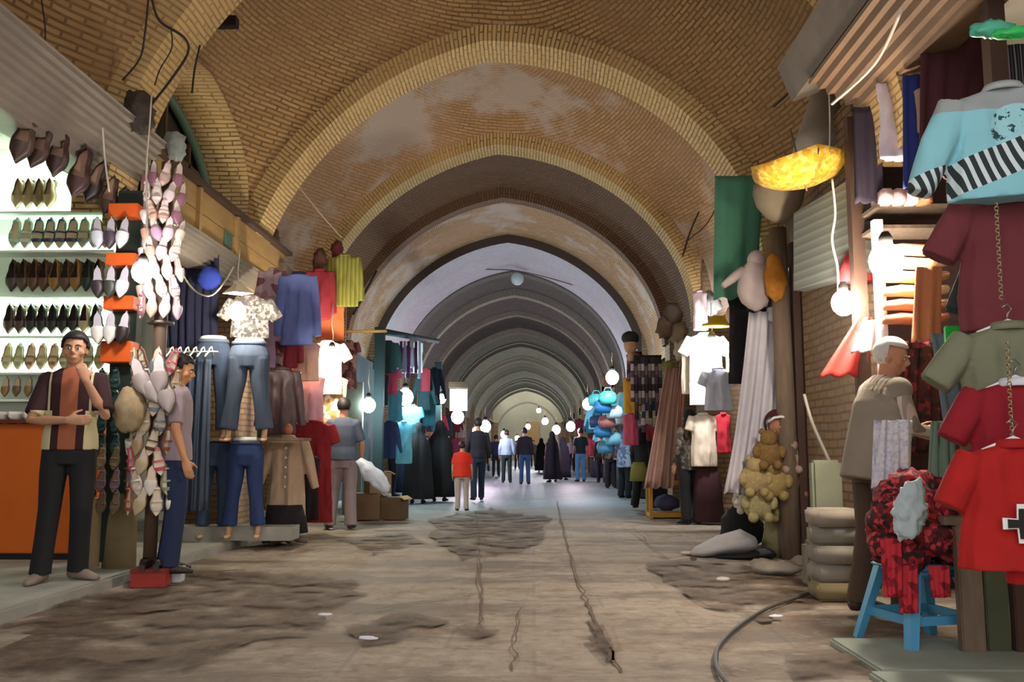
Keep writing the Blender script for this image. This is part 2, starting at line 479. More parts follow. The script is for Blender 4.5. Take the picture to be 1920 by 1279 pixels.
crack([(975, 1140), (968, 1200), (962, 1260)], .006)
crack([(640, 1160), (720, 1140), (800, 1128), (890, 1118)], .010)
crack([(1180, 985), (1240, 1040), (1330, 1110)], .006)
crack([(1100, 960), (1160, 985), (1230, 1030)], .005)
STAIN = NT('damp_dirt'); 
_v = STAIN.coord('Object'); STAIN.l(STAIN.mix(STAIN.noise(_v, 5, 5), '#3f3024', '#755f4a'), STAIN.b.inputs['Base Color']); STAIN.b.inputs['Roughness'].default_value = .8
_a = STAIN.ramp(STAIN.noise(_v, 3.2, 6, .65), [(0.40, '#101010'), (0.60, '#ffffff')]); STAIN.l(_a, STAIN.b.inputs['Alpha'])
def stain(pts, z=0.008, seed=0):
    bm = bmesh.new(); W = [G(x, y) for x, y in pts]
    c = sum(W, Vector()) / len(W); vs = []
    N = 48
    for k in range(N):
        u = k / N * len(W); i = int(u); a = W[i % len(W)]; b = W[(i + 1) % len(W)]; p = a.lerp(b, u - i)
        p = c + (p - c) * (1 + .25 * noise.noise(Vector((p.x * 3 + seed, p.y * 3, 0)))); vs.append(bm.verts.new((p.x, p.y, z)))
    bm.faces.new(vs); mk('stain', bm, STAIN.m, floor)
stain([(100, 1130), (260, 1085), (480, 1070), (640, 1085), (680, 1130), (560, 1190), (400, 1230), (150, 1279), (0, 1279), (0, 1180)])
stain([(1210, 1062), (1330, 1045), (1420, 1070), (1530, 1090), (1540, 1130), (1440, 1165), (1320, 1140)], z=.010, seed=4)
stain([(650, 1175), (760, 1150), (850, 1165), (760, 1200), (680, 1215)], seed=12)
stain([(640, 1010), (760, 1000), (800, 1020), (700, 1040)], seed=15)
stain([(1100, 1200), (1130, 1170), (1150, 1215), (1140, 1250)], seed=17)
stain([(850, 1180), (900, 1165), (940, 1185), (890, 1200)], seed=19)
stain([(1480, 1235), (1600, 1225), (1800, 1262), (1500, 1272)], z=.012, seed=21)
stain([(800, 975), (920, 955), (1030, 970), (1010, 1020), (900, 1050), (830, 1030)], seed=9)
# ---- raised pavements
KERB = NT('kerb_stone'); _v = KERB.coord('Object')
KERB.l(KERB.mix(KERB.noise(_v, 3, 5), '#80807a', '#b4b2a8'), KERB.b.inputs['Base Color']); KERB.b.inputs['Roughness'].default_value = .85; KERB.bump(KERB.noise(_v, 20), .3)
bm = bmesh.new(); box(bm, (-4.6, 8.0, 0.03), (3.0, 24, 0.10)); bevel(bm, .015)
struct('floor_left_pavement', bm, KERB.m)
KERG = NT('green_grey_slab'); _v = KERG.coord('Object')
KERG.l(KERG.mix(KERG.noise(_v, 3, 5), '#77837a', '#a3aa9c'), KERG.b.inputs['Base Color']); KERG.b.inputs['Roughness'].default_value = .8
bm = bmesh.new()
for k in range(6): box(bm, (2.35, 1.0 + .72 * k, 0.0), (2.2 - .12 * k, .70, 0.05))
bevel(bm, .01); struct('floor_right_pavement', bm, KERG.m)

# ---- side walls
WALLM = brick_uv('wall_brick', '#94785a', '#7d6045', '#54402c', 0.22, 0.07, 0.012, '#7a6a58', .6)
PLAST = plain('#8f8a7e', .9, .18, 2.0, bump=.2)
def uvbox(bm, c, s, uvl):
    vs = box(bm, c, s)
    for f in {f for v in vs for f in v.link_faces}:
        n = f.normal
        f.normal_update(); n = f.normal
        for lp in f.loops:
            co = lp.vert.co
            lp[uvl].uv = (co.y, co.z) if abs(n.x) > .5 else (co.x, co.z) if abs(n.y) > .5 else (co.x, co.y)
def walls(name, boxes, mat):
    bm = bmesh.new(); u = bm.loops.layers.uv.new('UVMap')
    for c, s in boxes: uvbox(bm, c, s, u)
    return struct(name, bm, mat)
XL, XR = XC - HW, XC + HW          # -3.55, 2.45
walls('wall_left', [((-5.45, 45, 1.9), (.2, 100, 3.9)), ((XL - 1.2, 47, 3.86), (1.6, 98, .10))], PLAST)
walls('wall_right', [((4.25, 45, 1.9), (.2, 100, 3.9)), ((XR + 1.2, 47, 3.86), (1.6, 98, .10))], PLAST)
piers = []
for i, (Y, k, dz, dep) in enumerate(RIBS):
    if Y < 3: continue
    if i != 3: piers.append(((XL - .35, Y + k * (XL - XC) + dep / 2, 1.9), (.7, dep + .25, 3.8)))
    if i > 4 or i == 2: piers.append(((XR + .42, Y + k * (XR - XC) + dep / 2, 1.9), (.7, dep + .25, 3.8)))
walls('trim_piers', piers, WALLM)
# brick pier on the right between the scarf stall and the tee shirt stall
walls('wall_right_pier', [((XR + .57, 7.75, 1.9), (.9, 1.5, 3.8))], WALLM)
# end of the hall
walls('wall_end', [((XC, 96, 3.5), (12, .3, 9))], plain('#a8a68c', .9, .2, .4))
# continuous upper walls behind the vault so that no sky leaks in
walls('wall_left_upper', [((XL - .75, 48.5, 5.25), (.1, 97, 2.7))], BRICK_DK)
walls('wall_right_upper', [((XR + .95, 48.5, 5.25), (.1, 97, 2.7))], BRICK_DK)
walls('ceiling_roof', [((XC, 37.3, 6.75), (8.2, 69.4, .12))], PLAST)
# ================================================================ people
SKIN = plain('#b98a6a', .6, .06, 8, name='skin'); SKIN2 = plain('#c98f62', .6, .06, 8, name='skin')
BLACKH = plain('#1a1412', .6, .2, 30, name='hair'); WHITEH = plain('#d8d4cc', .7, .1, 30, name='hair')
EYEW = plain('#e6e0da', .3, 0, 1); EYED = plain('#1c120c', .3, 0, 1)

def hand(bm, w, d, nrm, L=.18, curl=.5, side=1):
    """palm, four fingers of different length and a thumb; d points along the hand, nrm out of the palm"""
    w = Vector(w); d = Vector(d).normalized(); nrm = (Vector(nrm) - d * Vector(nrm).dot(d)).normalized(); s = d.cross(nrm).normalized() * side
    pl = L * .52
    secs = [(w - d * .015, .026, .019), (w + d * pl * .4, .038, .016), (w + d * pl, .040, .013)]
    loft(bm, secs, 10, hint=nrm)
    for k, (o, ln) in enumerate(((-.030, .40), (-.010, .46), (.010, .44), (.029, .34))):
        a = w + d * (pl - .012) + s * o; dd = d.copy(); pts = [a]; l = L * ln
        for j, q in enumerate((.42, .33, .25)):
            c = curl * (.5 + .35 * j); dd = (dd * math.cos(c) + nrm * math.sin(c)).normalized()
            # keep bending plane steady
            nrm2 = (nrm - dd * nrm.dot(dd)); nrm2 = nrm2.normalized() if nrm2.length > 1e-3 else nrm
            pts.append(pts[-1] + dd * l * q)
        tube(bm, pts, [.0095, .0092, .0085, .0065], 6)
    a = w + d * pl * .22 - s * .028
    t1 = (d * .7 - s * .75 + nrm * .25).normalized(); t2 = (d * .9 - s * .3 + nrm * .5).normalized()
    tube(bm, [a, a + t1 * .035, a + t1 * .035 + t2 * .032, a + t1 * .035 + t2 * .055], [.013, .011, .010, .008], 6)

def head(bm, R, c, fem=False):
    """skull, jaw, nose, lips, ears; R turns the head, c is its centre"""
    def q(v): return c + R @ Vector(v)
    def bl(v, r, sc): ball(bm, q(v), r, 14, 10, sc, R)
    bl((0, .012, .025), .092, (.83, 1.05, 1.0)); bl((0, -.018, -.035), .07, (.86, .95, 1.05)); bl((0, -.042, -.082), .032, (1.1, .9, .8))
    bl((0, -.062, .028), .03, (1.9, .75, .55))
    tube(bm, [q((0, -.083, .022)), q((0, -.097, -.005)), q((0, -.108, -.024))], [.008, .011, .014], 8)
    bl((0, -.094, -.026), .014, (1.35, .8, .8)); bl((0, -.083, -.055), .018, (1.25, .6, .38)); bl((0, -.081, -.065), .017, (1.05, .6, .4))
    for s in (-1, 1):
        bl((s * .078, .012, -.01), .028, (.3, .65, 1.05)); bl((s * .045, -.055, -.022), .028, (1, .7, .9))

def person(name, base, rz, label, H=1.75, pose=None, shirt=None, pants=None, sleeve='short', shoes='#222018', hair='short', lean=0.0, turn=0.0, nod=0.0,
           vox=.010, skinm=None, hairm=None, hem=.90, girth=1.0, legw=1.0, group=None, cat='person', fem=False, chador=None, scarf=None, face=True, collar=None):
    sc = H / 1.75; skinm = skinm or SKIN; hairm = hairm or BLACKH
    root = empty(name, base, rz, label, cat, group)
    root.scale = (sc,) * 3
    p = dict(sl=(-.165, .01, 1.385), sr=(.165, .01, 1.385), el=(-.235, .02, 1.13), er=(.235, .02, 1.13), wl=(-.245, -.06, .88), wr=(.245, -.06, .88),
             hl=(-.09, 0, .92), hr=(.09, 0, .92), kl=(-.10, -.02, .50), kr=(.10, -.02, .50), al=(-.11, .02, .09), ar=(.11, .02, .09),
             dl=None, dr=None, nl=(1, -.3, 0), nr=(-1, -.3, 0), cl=.35, crl=.35)
    p.update(pose or {})
    RL = Matrix.Rotation(lean, 3, 'X')
    def up(v):
        v = Vector(v); o = Vector((0, 0, .95)); return o + RL @ (v - o)
    J = {k: Vector(v) for k, v in p.items() if k in ('hl', 'hr', 'kl', 'kr', 'al', 'ar')}
    for k in ('sl', 'sr'): J[k] = up(p[k])
    for k in ('el', 'er', 'wl', 'wr'): J[k] = Vector(p[k])
    hc = up((0, -.015, 1.605)) + Vector((0, -.25 * math.sin(nod) * .12, 0)); HR = Matrix.Rotation(turn, 3, 'Z') @ Matrix.Rotation(lean * .5 + nod, 3, 'X')
    # ---- body
    bm = bmesh.new()
    head(bm, HR, hc, fem)
    loft(bm, [(up((0, .01, 1.40)), .085, .07), (up((0, .005, 1.47)), .062, .058), (hc + HR @ Vector((0, .015, -.05)), .053, .056)], 12)
    T = [(.88, .150, .105), (.97, .150, .10), (1.08, .140, .095), (1.22, .155, .105), (1.36, .172, .10), (1.43, .145, .08), (1.465, .075, .06)]
    loft(bm, [(up((0, 0, z)), rx * girth * .95, ry * girth * .95) for z, rx, ry in T], 16)
    for s in 'lr':
        sg = -1 if s == 'l' else 1
        sh, e, w = J['s' + s], J['e' + s], J['w' + s]
        loft(bm, [(sh, .046, .046), (sh.lerp(e, .5), .043, .043), (e, .036, .036), (e.lerp(w, .35), .037, .035), (w, .025, .021)], 10)
        d = Vector(p['d' + s]) if p['d' + s] else (w - e)
        hand(bm, w, d, p['n' + s], curl=p['cl'] if s == 'l' else p['crl'], side=sg)
        h, k, a = J['h' + s], J['k' + s], J['a' + s]
        loft(bm, [(h, .075, .08), (h.lerp(k, .4), .066, .07), (k, .048, .05), (k.lerp(a, .35), .048, .05), (a, .030, .032), (a - Vector((0, 0, .04)), .03, .035)], 10)
    body = mk('body', bm, skinm, root); remesh(body, vox, 2)
    if face:
        for s in (-1, 1):
            bm = bmesh.new(); ball(bm, hc + HR @ Vector((s * .031, -.0795, .006)), .0125, 10, 6, (1.15, .6, .48), HR)
            ey = mk('eye', bm, EYEW, root)
            bm = bmesh.new(); ball(bm, hc + HR @ Vector((s * .031, -.0865, .006)), .0062, 8, 6, (1, .5, 1), HR); mk('iris', bm, EYED, ey)
            bm = bmesh.new(); tube(bm, [hc + HR @ Vector(v) for v in ((s * .014, -.088, .024), (s * .031, -.089, .030), (s * .050, -.076, .025))], [.0045, .005, .003], 6); mk('eyebrow', bm, hairm, root)
    # ---- shirt
    if shirt:
        bm = bmesh.new()
        TT = [(hem - .0, .188, .138), (hem + .10, .182, .132), (1.08, .165, .118), (1.22, .178, .125), (1.36, .192, .118), (1.43, .165, .095), (1.475, .085, .07)]
        loft(bm, [(up((0, 0, z)), rx * girth, ry * girth) for z, rx, ry in TT], 20, folds=(5, .05, .0))
        for s in 'lr':
            sh, e, w = J['s' + s], J['e' + s], J['w' + s]
            if sleeve == 'short': secs = [(sh + Vector((0, 0, .0)), .066, .066), (sh.lerp(e, .5), .066, .062), (sh.lerp(e, .86), .062, .058)]
            else: secs = [(sh, .066, .066), (sh.lerp(e, .5), .060, .058), (e, .053, .05), (e.lerp(w, .5), .048, .045), (e.lerp(w, .93), .040, .037)]
            ball(bm, sh + Vector((0, 0, .0)), .070, 12, 8, (1, 1, .95))
            loft(bm, secs, 12, folds=(4, .03, .06))
        so = mk('shirt', bm, shirt, root); remesh(so, max(vox, .010), 3)
        if collar:
            bm = bmesh.new(); loft(bm, [(up((0, .0, 1.455)), .088, .075), (up((0, .005, 1.495)), .072, .066)], 16, cap=False)
            c = mk('collar', bm, collar, root); md = c.modifiers.new('s', 'SOLIDIFY'); md.thickness = .008
    if pants:
        bm = bmesh.new()
        loft(bm, [(Vector((0, 0, .80)), .150, .115), (Vector((0, 0, .90)), .172, .122), (Vector((0, 0, .96)), .165, .115), (Vector((0, 0, 1.0)), .155, .108)], 18)
        for s in 'lr':
            h, k, a = J['h' + s], J['k' + s], J['a' + s]
            loft(bm, [(h, .088, .105), (h.lerp(k, .45), .085 * legw, .092), (k, .070 * legw, .074 * legw), (k.lerp(a, .5), .066 * legw, .070 * legw), (a, .066 * legw, .074 * legw), (a - Vector((0, 0, .035)), .068 * legw, .078 * legw)], 14, folds=(4, .0, .07))
        po = mk('trousers', bm, pants, root); remesh(po, max(vox, .010), 3)
    for s in 'lr':
        a = J['a' + s]; toe = Vector(p.get('t' + s, (a.x * 1.25, a.y - .14, 0))); f = (toe - Vector((a.x, a.y, 0))); f.z = 0; f.normalize(); z0 = a.z - .09
        bm = bmesh.new(); A = Vector((a.x, a.y, z0))
        loft(bm, [(A - f * .075 + Vector((0, 0, .035)), .026, .030), (A - f * .03 + Vector((0, 0, .045)), .036, .045), (A + f * .06 + Vector((0, 0, .038)), .042, .038), (A + f * .13 + Vector((0, 0, .026)), .044, .026), (A + f * .185 + Vector((0, 0, .018)), .025, .016)], 12, hint=(0, 0, 1))
        mk('shoe', bm, plain(shoes, .6), root)
    # ---- hair, scarf, chador
    def q(v): return hc + HR @ Vector(v)
    if hair in ('short', 'bald'):
        bm = bmesh.new(); ball(bm, q((0, .016, .034)), .1, 20, 14, (.86, 1.06, 1.0), HR)
        cut = []
        for v in bm.verts:
            l = HR.inverted() @ (v.co - hc)
            front = -.045 if hair == 'short' else .0
            if (l.y < front and l.z < .062 + (-.04 - l.y) * .2) or l.z < -.035 or (l.z < .01 and l.y < .02): cut.append(v)
            elif hair == 'short': v.co += (v.co - hc).normalized() * .006 * noise.noise(v.co * 60)
        bmesh.ops.delete(bm, geom=cut, context='VERTS')
        ho = mk('hair', bm, hairm, root); md = ho.modifiers.new('s', 'SOLIDIFY'); md.thickness = .016; md.offset = 0
    if scarf:
        bm = bmesh.new(); loft(bm, [(up((0, .02, 1.40)), .15, .12), (up((0, .02, 1.47)), .10, .10), (q((0, .02, -.06)), .088, .10), (q((0, .02, .02)), .092, .108), (q((0, .015, .08)), .075, .09), (q((0, .01, .115)), .03, .04)], 16, folds=(4, .05, .02))
        bmesh.ops.delete(bm, geom=[v for v in bm.verts if (HR.inverted() @ (v.co - hc)).y < -.05 and abs((HR.inverted() @ (v.co - hc)).z) < .075], context='VERTS')
        so = mk('headscarf', bm, scarf, root); md = so.modifiers.new('s', 'SOLIDIFY'); md.thickness = .01
    if chador:
        bm = bmesh.new()
        loft(bm, [(Vector((0, .02, .10)), .34, .26), (Vector((0, .02, .40)), .32, .24), (Vector((0, .01, .80)), .29, .21), (Vector((0, 0, 1.1)), .27, .19), (up((0, 0, 1.32)), .235, .16), (up((0, 0, 1.43)), .17, .13), (up((0, .005, 1.50)), .115, .115), (q((0, .015, -.04)), .105, .118), (q((0, .015, .04)), .103, .118), (q((0, .015, .10)), .07, .085), (q((0, .01, .128)), .02, .03)], 40, folds=(7, .13, .0))
        mk('chador', bm, chador, root)
    return root
# ================================================================ goods: builders
WOOD = NT('weathered_wood'); _v = WOOD.coord('Object', (8, 8, 1.2))
WOOD.l(WOOD.mix(WOOD.noise(_v, 3, 5), '#4d3f33', '#8b7763'), WOOD.b.inputs['Base Color']); WOOD.b.inputs['Roughness'].default_value = .85
WOOD = WOOD.m
FASC = NT('varnished_board'); _v = FASC.coord('Object', (6, 1, 6))
FASC.l(FASC.mix(FASC.noise(_v, 3, 5), '#8a6c40', '#b8955c'), FASC.b.inputs['Base Color']); FASC.b.inputs['Roughness'].default_value = .6
FASC = FASC.m
METAL = plain('#7d7468', .5, .2, 5, .5); STEEL = plain('#b8b8b4', .35, .1, 5, .8); DARK = plain('#1b1714', .8); BROWN = plain('#4a3326', .8, .2)
WHITE = plain('#e8e6e0', .8, .05); CORD = plain('#d8cdbb', .8); CORDK = plain('#2b211b', .8); CARD = plain('#b09870', .9, .15)

def outline(s, kind):
    """half width of a shoe at s (0 toe, 1 heel)"""
    base = .46 * math.sin(PI * min(1, (s + .03) * 1.02)) ** .55
    waist = 1 - .26 * math.exp(-((s - .62) / .16) ** 2)
    toe = (min(1, s / .22) ** (.6 if kind == 'pointed' else .35)) if s < .22 else 1
    return max(.01, base * waist * toe * (.94 if s > .6 else 1)) * .225 / 2 * 1.05
SHOE_L = .27
def shoe_meshes(kind):
    L = SHOE_L; n = 18; out = []
    def zz(s): return L / 2 - (1 - s) * L          # toe at the bottom
    # sole
    bm = bmesh.new(); S_ = [k / n for k in range(n + 1)]
    loop = [(outline(s, kind) + .002, zz(s)) for s in S_] + [(-outline(s, kind) - .002, zz(s)) for s in reversed(S_)]
    prism(bm, loop, 0, .012 if kind != 'sneaker' else .024)
    if kind == 'pointed':
        box(bm, (0, .032, zz(.88)), (.045, .045, .045))
    out.append(('sole', bm))
    bm = bmesh.new(); m = 10; g = []
    y0 = 0
    for s in S_:
        w = outline(s, kind); H = {'pointed': .045, 'slipper': .045, 'sandal': .04, 'sneaker': .075}[kind] * (.35 + .65 * min(1, s / .45) ** .8)
        if kind in ('pointed', 'sneaker') and s > .6: H *= 1.0 + (s - .6) * (.5 if kind == 'sneaker' else .2)
        g.append([bm.verts.new((w * math.cos(PI * k / m), y0 - H * math.sin(PI * k / m) ** .75, zz(s))) for k in range(m + 1)])
    for j in range(n):
        s = (j + .5) / n
        for k in range(m):
            u = abs((k + .5) / m - .5) * 2
            if kind in ('pointed', 'sneaker') and .40 < s < .92 and u < (.5 if kind == 'pointed' else .35): continue
            if kind == 'slipper' and s > .48: continue
            if kind == 'sandal' and 0 < k < m - 1 and not (.16 < s < .30 or .42 < s < .50 or .84 < s < .9): continue
            bm.faces.new((g[j][k], g[j][k + 1], g[j + 1][k + 1], g[j + 1][k]))
    bmesh.ops.delete(bm, geom=[v for v in bm.verts if not v.link_faces], context='VERTS')
    out.append(('upper', bm))
    if kind == 'sneaker':
        bm = bmesh.new()
        for k in range(5): box(bm, (0, -.068 - .004 * k, zz(.38 + .07 * k)), (.040, .008, .006))
        out.append(('laces', bm))
    bm = bmesh.new(); loop = [(outline(s, kind) * .86, zz(s)) for s in S_] + [(-outline(s, kind) * .86, zz(s)) for s in reversed(S_)]
    prism(bm, loop, -.004, .001); out.append(('insole', bm))
    return out
SHOES = {}
for kd in ('pointed', 'slipper', 'sandal', 'sneaker'):
    SHOES[kd] = []
    for nm, bm in shoe_meshes(kd):
        me = bpy.data.meshes.new('shoe_' + nm); bmesh.ops.recalc_face_normals(bm, faces=bm.faces[:]); bm.to_mesh(me); bm.free()
        me.materials.append(BROWN)
        for p in me.polygons: p.use_smooth = nm == 'upper'
        SHOES[kd].append((nm, me))
def leather(c): return plain(c, .45, .1, 20)
def shoe(kind, loc, rot, c, label, group, sole='#3a2c22', insole=None, name=None, sc=1.0):
    r = empty(name or {'pointed': 'pointed_shoe', 'slipper': 'slipper', 'sandal': 'sandal', 'sneaker': 'sneaker'}[kind], loc, 0, label, 'shoe', group)
    r.rotation_euler = rot; r.scale = (sc,) * 3
    for nm, me in SHOES[kind]:
        o = bpy.data.objects.new(nm, me); link(o, r)
        setmat(o, leather(c) if nm == 'upper' else plain(sole, .7) if nm == 'sole' else plain('#e8e0d8', .7) if nm == 'laces' else plain(insole or '#8a6a4a', .8))
        if nm == 'upper' and kind != 'sneaker':
            pass
    return r

def lamp(px, py, Y, label, c='#fff1d0', power=40, r=.07, cord=None, cordc=None, name='light_bulb', group=None, cage=False, pt=None):
    loc = pt if pt is not None else P(px, py, Y)
    root = empty(name, loc, 0, label, 'lamp', group)
    bm = bmesh.new(); ball(bm, (0, 0, 0), r, 14, 10, (1, 1, 1.1))
    mk('glass', bm, glow(c, power / (PI * 4 * PI * r * r)), root)
    bm = bmesh.new(); loft(bm, [((0, 0, r * .9), r * .42, r * .42), ((0, 0, r * 1.45), r * .42, r * .42), ((0, 0, r * 1.8), r * .2, r * .2)], 10); mk('socket', bm, DARK, root)
    if cord:
        bm = bmesh.new(); pts = []
        for k in range(9):
            u = k / 8; pts.append((.015 * math.sin(9 * u) * (1 - u), .01 * math.sin(7 * u), r * 1.7 + cord * u))
        tube(bm, pts, .006, 5); mk('cord', bm, cordc or CORD, root)
    return root

def garment(name, loc, w, h, m, label, cat='shirt', group=None, rz=0.0, tilt=0.0, sleeve=('short', .55), depth=.085, flare=1.0, collar=None, vox=.012, folds=(6, .20, .05), hanger=None, hook=.10, seed=0.0, buttons=None, neck=.36):
    """a garment on display, hung from its collar; sleeve = (kind, outward angle)"""
    root = empty(name, loc, rz, label, cat, group); root.rotation_euler = (0, tilt, rz)
    W = w / 2; bm = bmesh.new()
    loft(bm, [((0, 0, -h), W * .82 * flare, depth * .55), ((0, 0, -h * .75), W * .80 * (1 + (flare - 1) * .7), depth * .6), ((0, 0, -h * .45), W * .76 * (1 + (flare - 1) * .25), depth * .6), ((0, 0, -h * .2), W * .80, depth * .55), ((0, 0, -w * .14), W * .88, depth * .45), ((0, 0, -w * .07), W * .62, depth * .4), ((0, 0, -.01), W * neck, depth * .4)], 28, folds=folds, seed=seed)
    kind, ang = sleeve
    if kind != 'none':
        ln = {'short': w * .42, 'long': h * .80, 'three_quarter': h * .6}[kind]
        for s in (-1, 1):
            a = Vector((s * W * .74, 0, -w * .15)); d = Vector((s * math.sin(ang), 0, -math.cos(ang)))
            r0 = w * .15
            loft(bm, [(a - d * .03, r0 * .8, depth * .42), (a + d * ln * .4, r0 * .95, depth * .5), (a + d * ln, r0 * (.95 if kind == 'short' else .62), depth * .42)], 14, folds=(4, .03, .12), seed=s + seed)
    o = mk('fabric', bm, m, root); remesh(o, vox, 2)
    for v in o.data.vertices:
        q_ = Vector((v.co.x * 7 + seed, v.co.y * 7, v.co.z * 3.2 + loc[0])); v.co.y += .022 * noise.noise(q_) + .010 * noise.noise(q_ * 2.6); v.co.x += .010 * noise.noise(q_ * .8 + Vector((9, 0, 0)))
    bm = bmesh.new(); loft(bm, [((0, -.002, -.022), W * (neck + .03), depth * .52), ((0, -.0, .012), W * (neck - .04), depth * .42)], 20, cap=False)
    c = mk('collar', bm, collar or m, root); md = c.modifiers.new('s', 'SOLIDIFY'); md.thickness = .008
    if buttons:
        bm = bmesh.new()
        for k in range(buttons): ball(bm, (0, -depth * .62, -h * (.15 + .6 * k / buttons)), .012, 8, 5, (1, .4, 1))
        mk('buttons', bm, WHITE, root)
    if hanger:
        hg = empty('clothes_hanger', loc, rz, hanger, 'hanger')
        bm = bmesh.new(); tube(bm, [(-W * .5, 0, -.03), (-W * .2, 0, .0), (0, 0, .02), (W * .2, 0, .0), (W * .5, 0, -.03)], .008, 6); mk('shoulder_bar', bm, WHITE, hg)
        bm = bmesh.new(); tube(bm, [(0, 0, .02), (0, 0, .05), (.02, 0, .07), (.0, 0, .09), (-.02, 0, .075)], .004, 5); mk('hook', bm, STEEL, hg)
    return root

def jeans_form(loc, h, label, m, group, rz=0.0, w=.34, feet=True, spread=.0, mold='#e8e2d8'):
    """a pair of trousers on a lower-body display form"""
    root = empty('display_jeans', loc, rz, label, 'jeans', group)
    bm = bmesh.new(); W = w / 2
    loft(bm, [((0, 0, -h * .30), W * .90, .10), ((0, 0, -h * .17), W * 1.0, .115), ((0, 0, -h * .06), W * .82, .095), ((0, 0, 0), W * .76, .085)], 18)
    for s in (-1, 1):
        loft(bm, [((s * W * .48, 0, -h * .2), W * .50, .10), ((s * W * .52, 0, -h * .45), W * .44, .085), ((s * (W * .52 + spread * .4), -.01, -h * .7), W * .36, .07), ((s * (W * .5 + spread), 0, -h), W * .42, .075)], 14, folds=(4, .0, .07))
    o = mk('denim', bm, m, root); remesh(o, .011, 2)
    bm = bmesh.new(); loft(bm, [((0, 0, -h * .045), W * .85, .098), ((0, 0, -.004), W * .80, .09)], 18); mk('waistband', bm, plain('#4b5468', .8), root)
    bm = bmesh.new(); loft(bm, [((0, 0, -.02), W * .74, .082), ((0, 0, .025), W * .66, .072), ((0, 0, .035), W * .5, .055)], 18); mk('waist_form', bm, plain(mold, .6), root)
    if feet:
        for s in (-1, 1):
            x = s * (W * .5 + spread)
            bm = bmesh.new(); loft(bm, [((x, 0, -h + .03), .035, .04), ((x, -.005, -h - .05), .028, .036), ((x, -.03, -h - .10), .03, .05)], 10)
            loft(bm, [((x, .02, -h - .09), .028, .025), ((x, -.05, -h - .105), .034, .02), ((x * 1.05, -.12, -h - .115), .02, .012)], 10, hint=(0, 0, 1)); mk('foot', bm, plain('#c9a27c', .5), root)
    return root

def drape(name, top, bottom, w0, w1, m, label, cat='cloth', group=None, amp=.03, n=5, thick=.012, sag=0.0, seed=0.0, rows=14, curve=(0, 0, 0), across=(1, 0, 0)):
    """a hanging length of cloth with vertical folds between two points"""
    top, bottom = Vector(top), Vector(bottom); bm = bmesh.new(); cols = n * 6; ax = Vector(across).normalized()
    d = (bottom - top); nr = d.normalized().cross(ax).normalized(); A = []
    for j in range(rows + 1):
        v = j / rows; c = d * v + Vector(curve) * math.sin(PI * v); w = w0 + (w1 - w0) * v; r = []
        for k in range(cols + 1):
            u = k / cols - .5
            wv = amp * (.4 + .6 * v) * math.sin(2 * PI * n * (u + .03 * math.sin(3 * v + seed)) + seed) + amp * .5 * math.sin(2 * PI * n * .43 * u + seed * 3 + v * 2)
            r.append(c + ax * (u * w) + nr * wv + Vector((0, 0, .03 * math.sin(5 * u * PI + seed) * v * (w * 1.2))))
        A.append(r)
    F_ = [[bm.verts.new(p) for p in r] for r in A]
    for j in range(rows):
        for k in range(cols): bm.faces.new((F_[j][k], F_[j][k + 1], F_[j + 1][k + 1], F_[j + 1][k]))
    bmesh.ops.recalc_face_normals(bm, faces=bm.faces[:])
    bmesh.ops.solidify(bm, geom=bm.faces[:], thickness=thick)
    o = mk(name, bm, m, None); o.location = top
    return tag(o, label, cat, group)

def single(name, bm, m, label, cat, group=None, loc=None, smooth=True):
    return tag(mk(name, bm, m, None, smooth, loc), label, cat, group)
def rope(name, pts, r, m, label, cat='cable', group=None, n=6):
    """smooth cable through the points"""
    pts = [Vector(p) for p in pts]; out = []
    for i in range(len(pts) - 1):
        p0, p1, p2, p3 = pts[max(0, i - 1)], pts[i], pts[i + 1], pts[min(len(pts) - 1, i + 2)]
        for k in range(6):
            t = k / 6; out.append(.5 * ((2 * p1) + (p2 - p0) * t + (2 * p0 - 5 * p1 + 4 * p2 - p3) * t * t + (3 * p1 - p0 - 3 * p2 + p3) * t ** 3))
    out.append(pts[-1]); bm = bmesh.new(); tube(bm, out, r, n)
    return single(name, bm, m, label, cat, group)
def lump(bm, c, r, sc=(1, 1, 1), amp=.2, fr=4, u=20, v=14, seed=0, mi=0):
    n0 = len(bm.verts); ball(bm, c, r, u, v, sc, mi=mi); bm.verts.ensure_lookup_table(); c = Vector(c)
    for w in bm.verts[n0:]:
        d = w.co - c; w.co = c + d * (1 + amp * noise.noise(d.normalized() * fr * .6 + Vector((seed, seed, 0))) + amp * .5 * noise.noise(d.normalized() * fr * 1.7 + Vector((0, seed, 3))))
# ================================================================ left side
NTH = ['first', 'second', 'third', 'fourth', 'fifth', 'sixth', 'seventh', 'eighth', 'ninth', 'tenth', 'eleventh', 'twelfth', 'thirteenth', 'fourteenth', 'fifteenth', 'sixteenth', 'seventeenth', 'eighteenth']
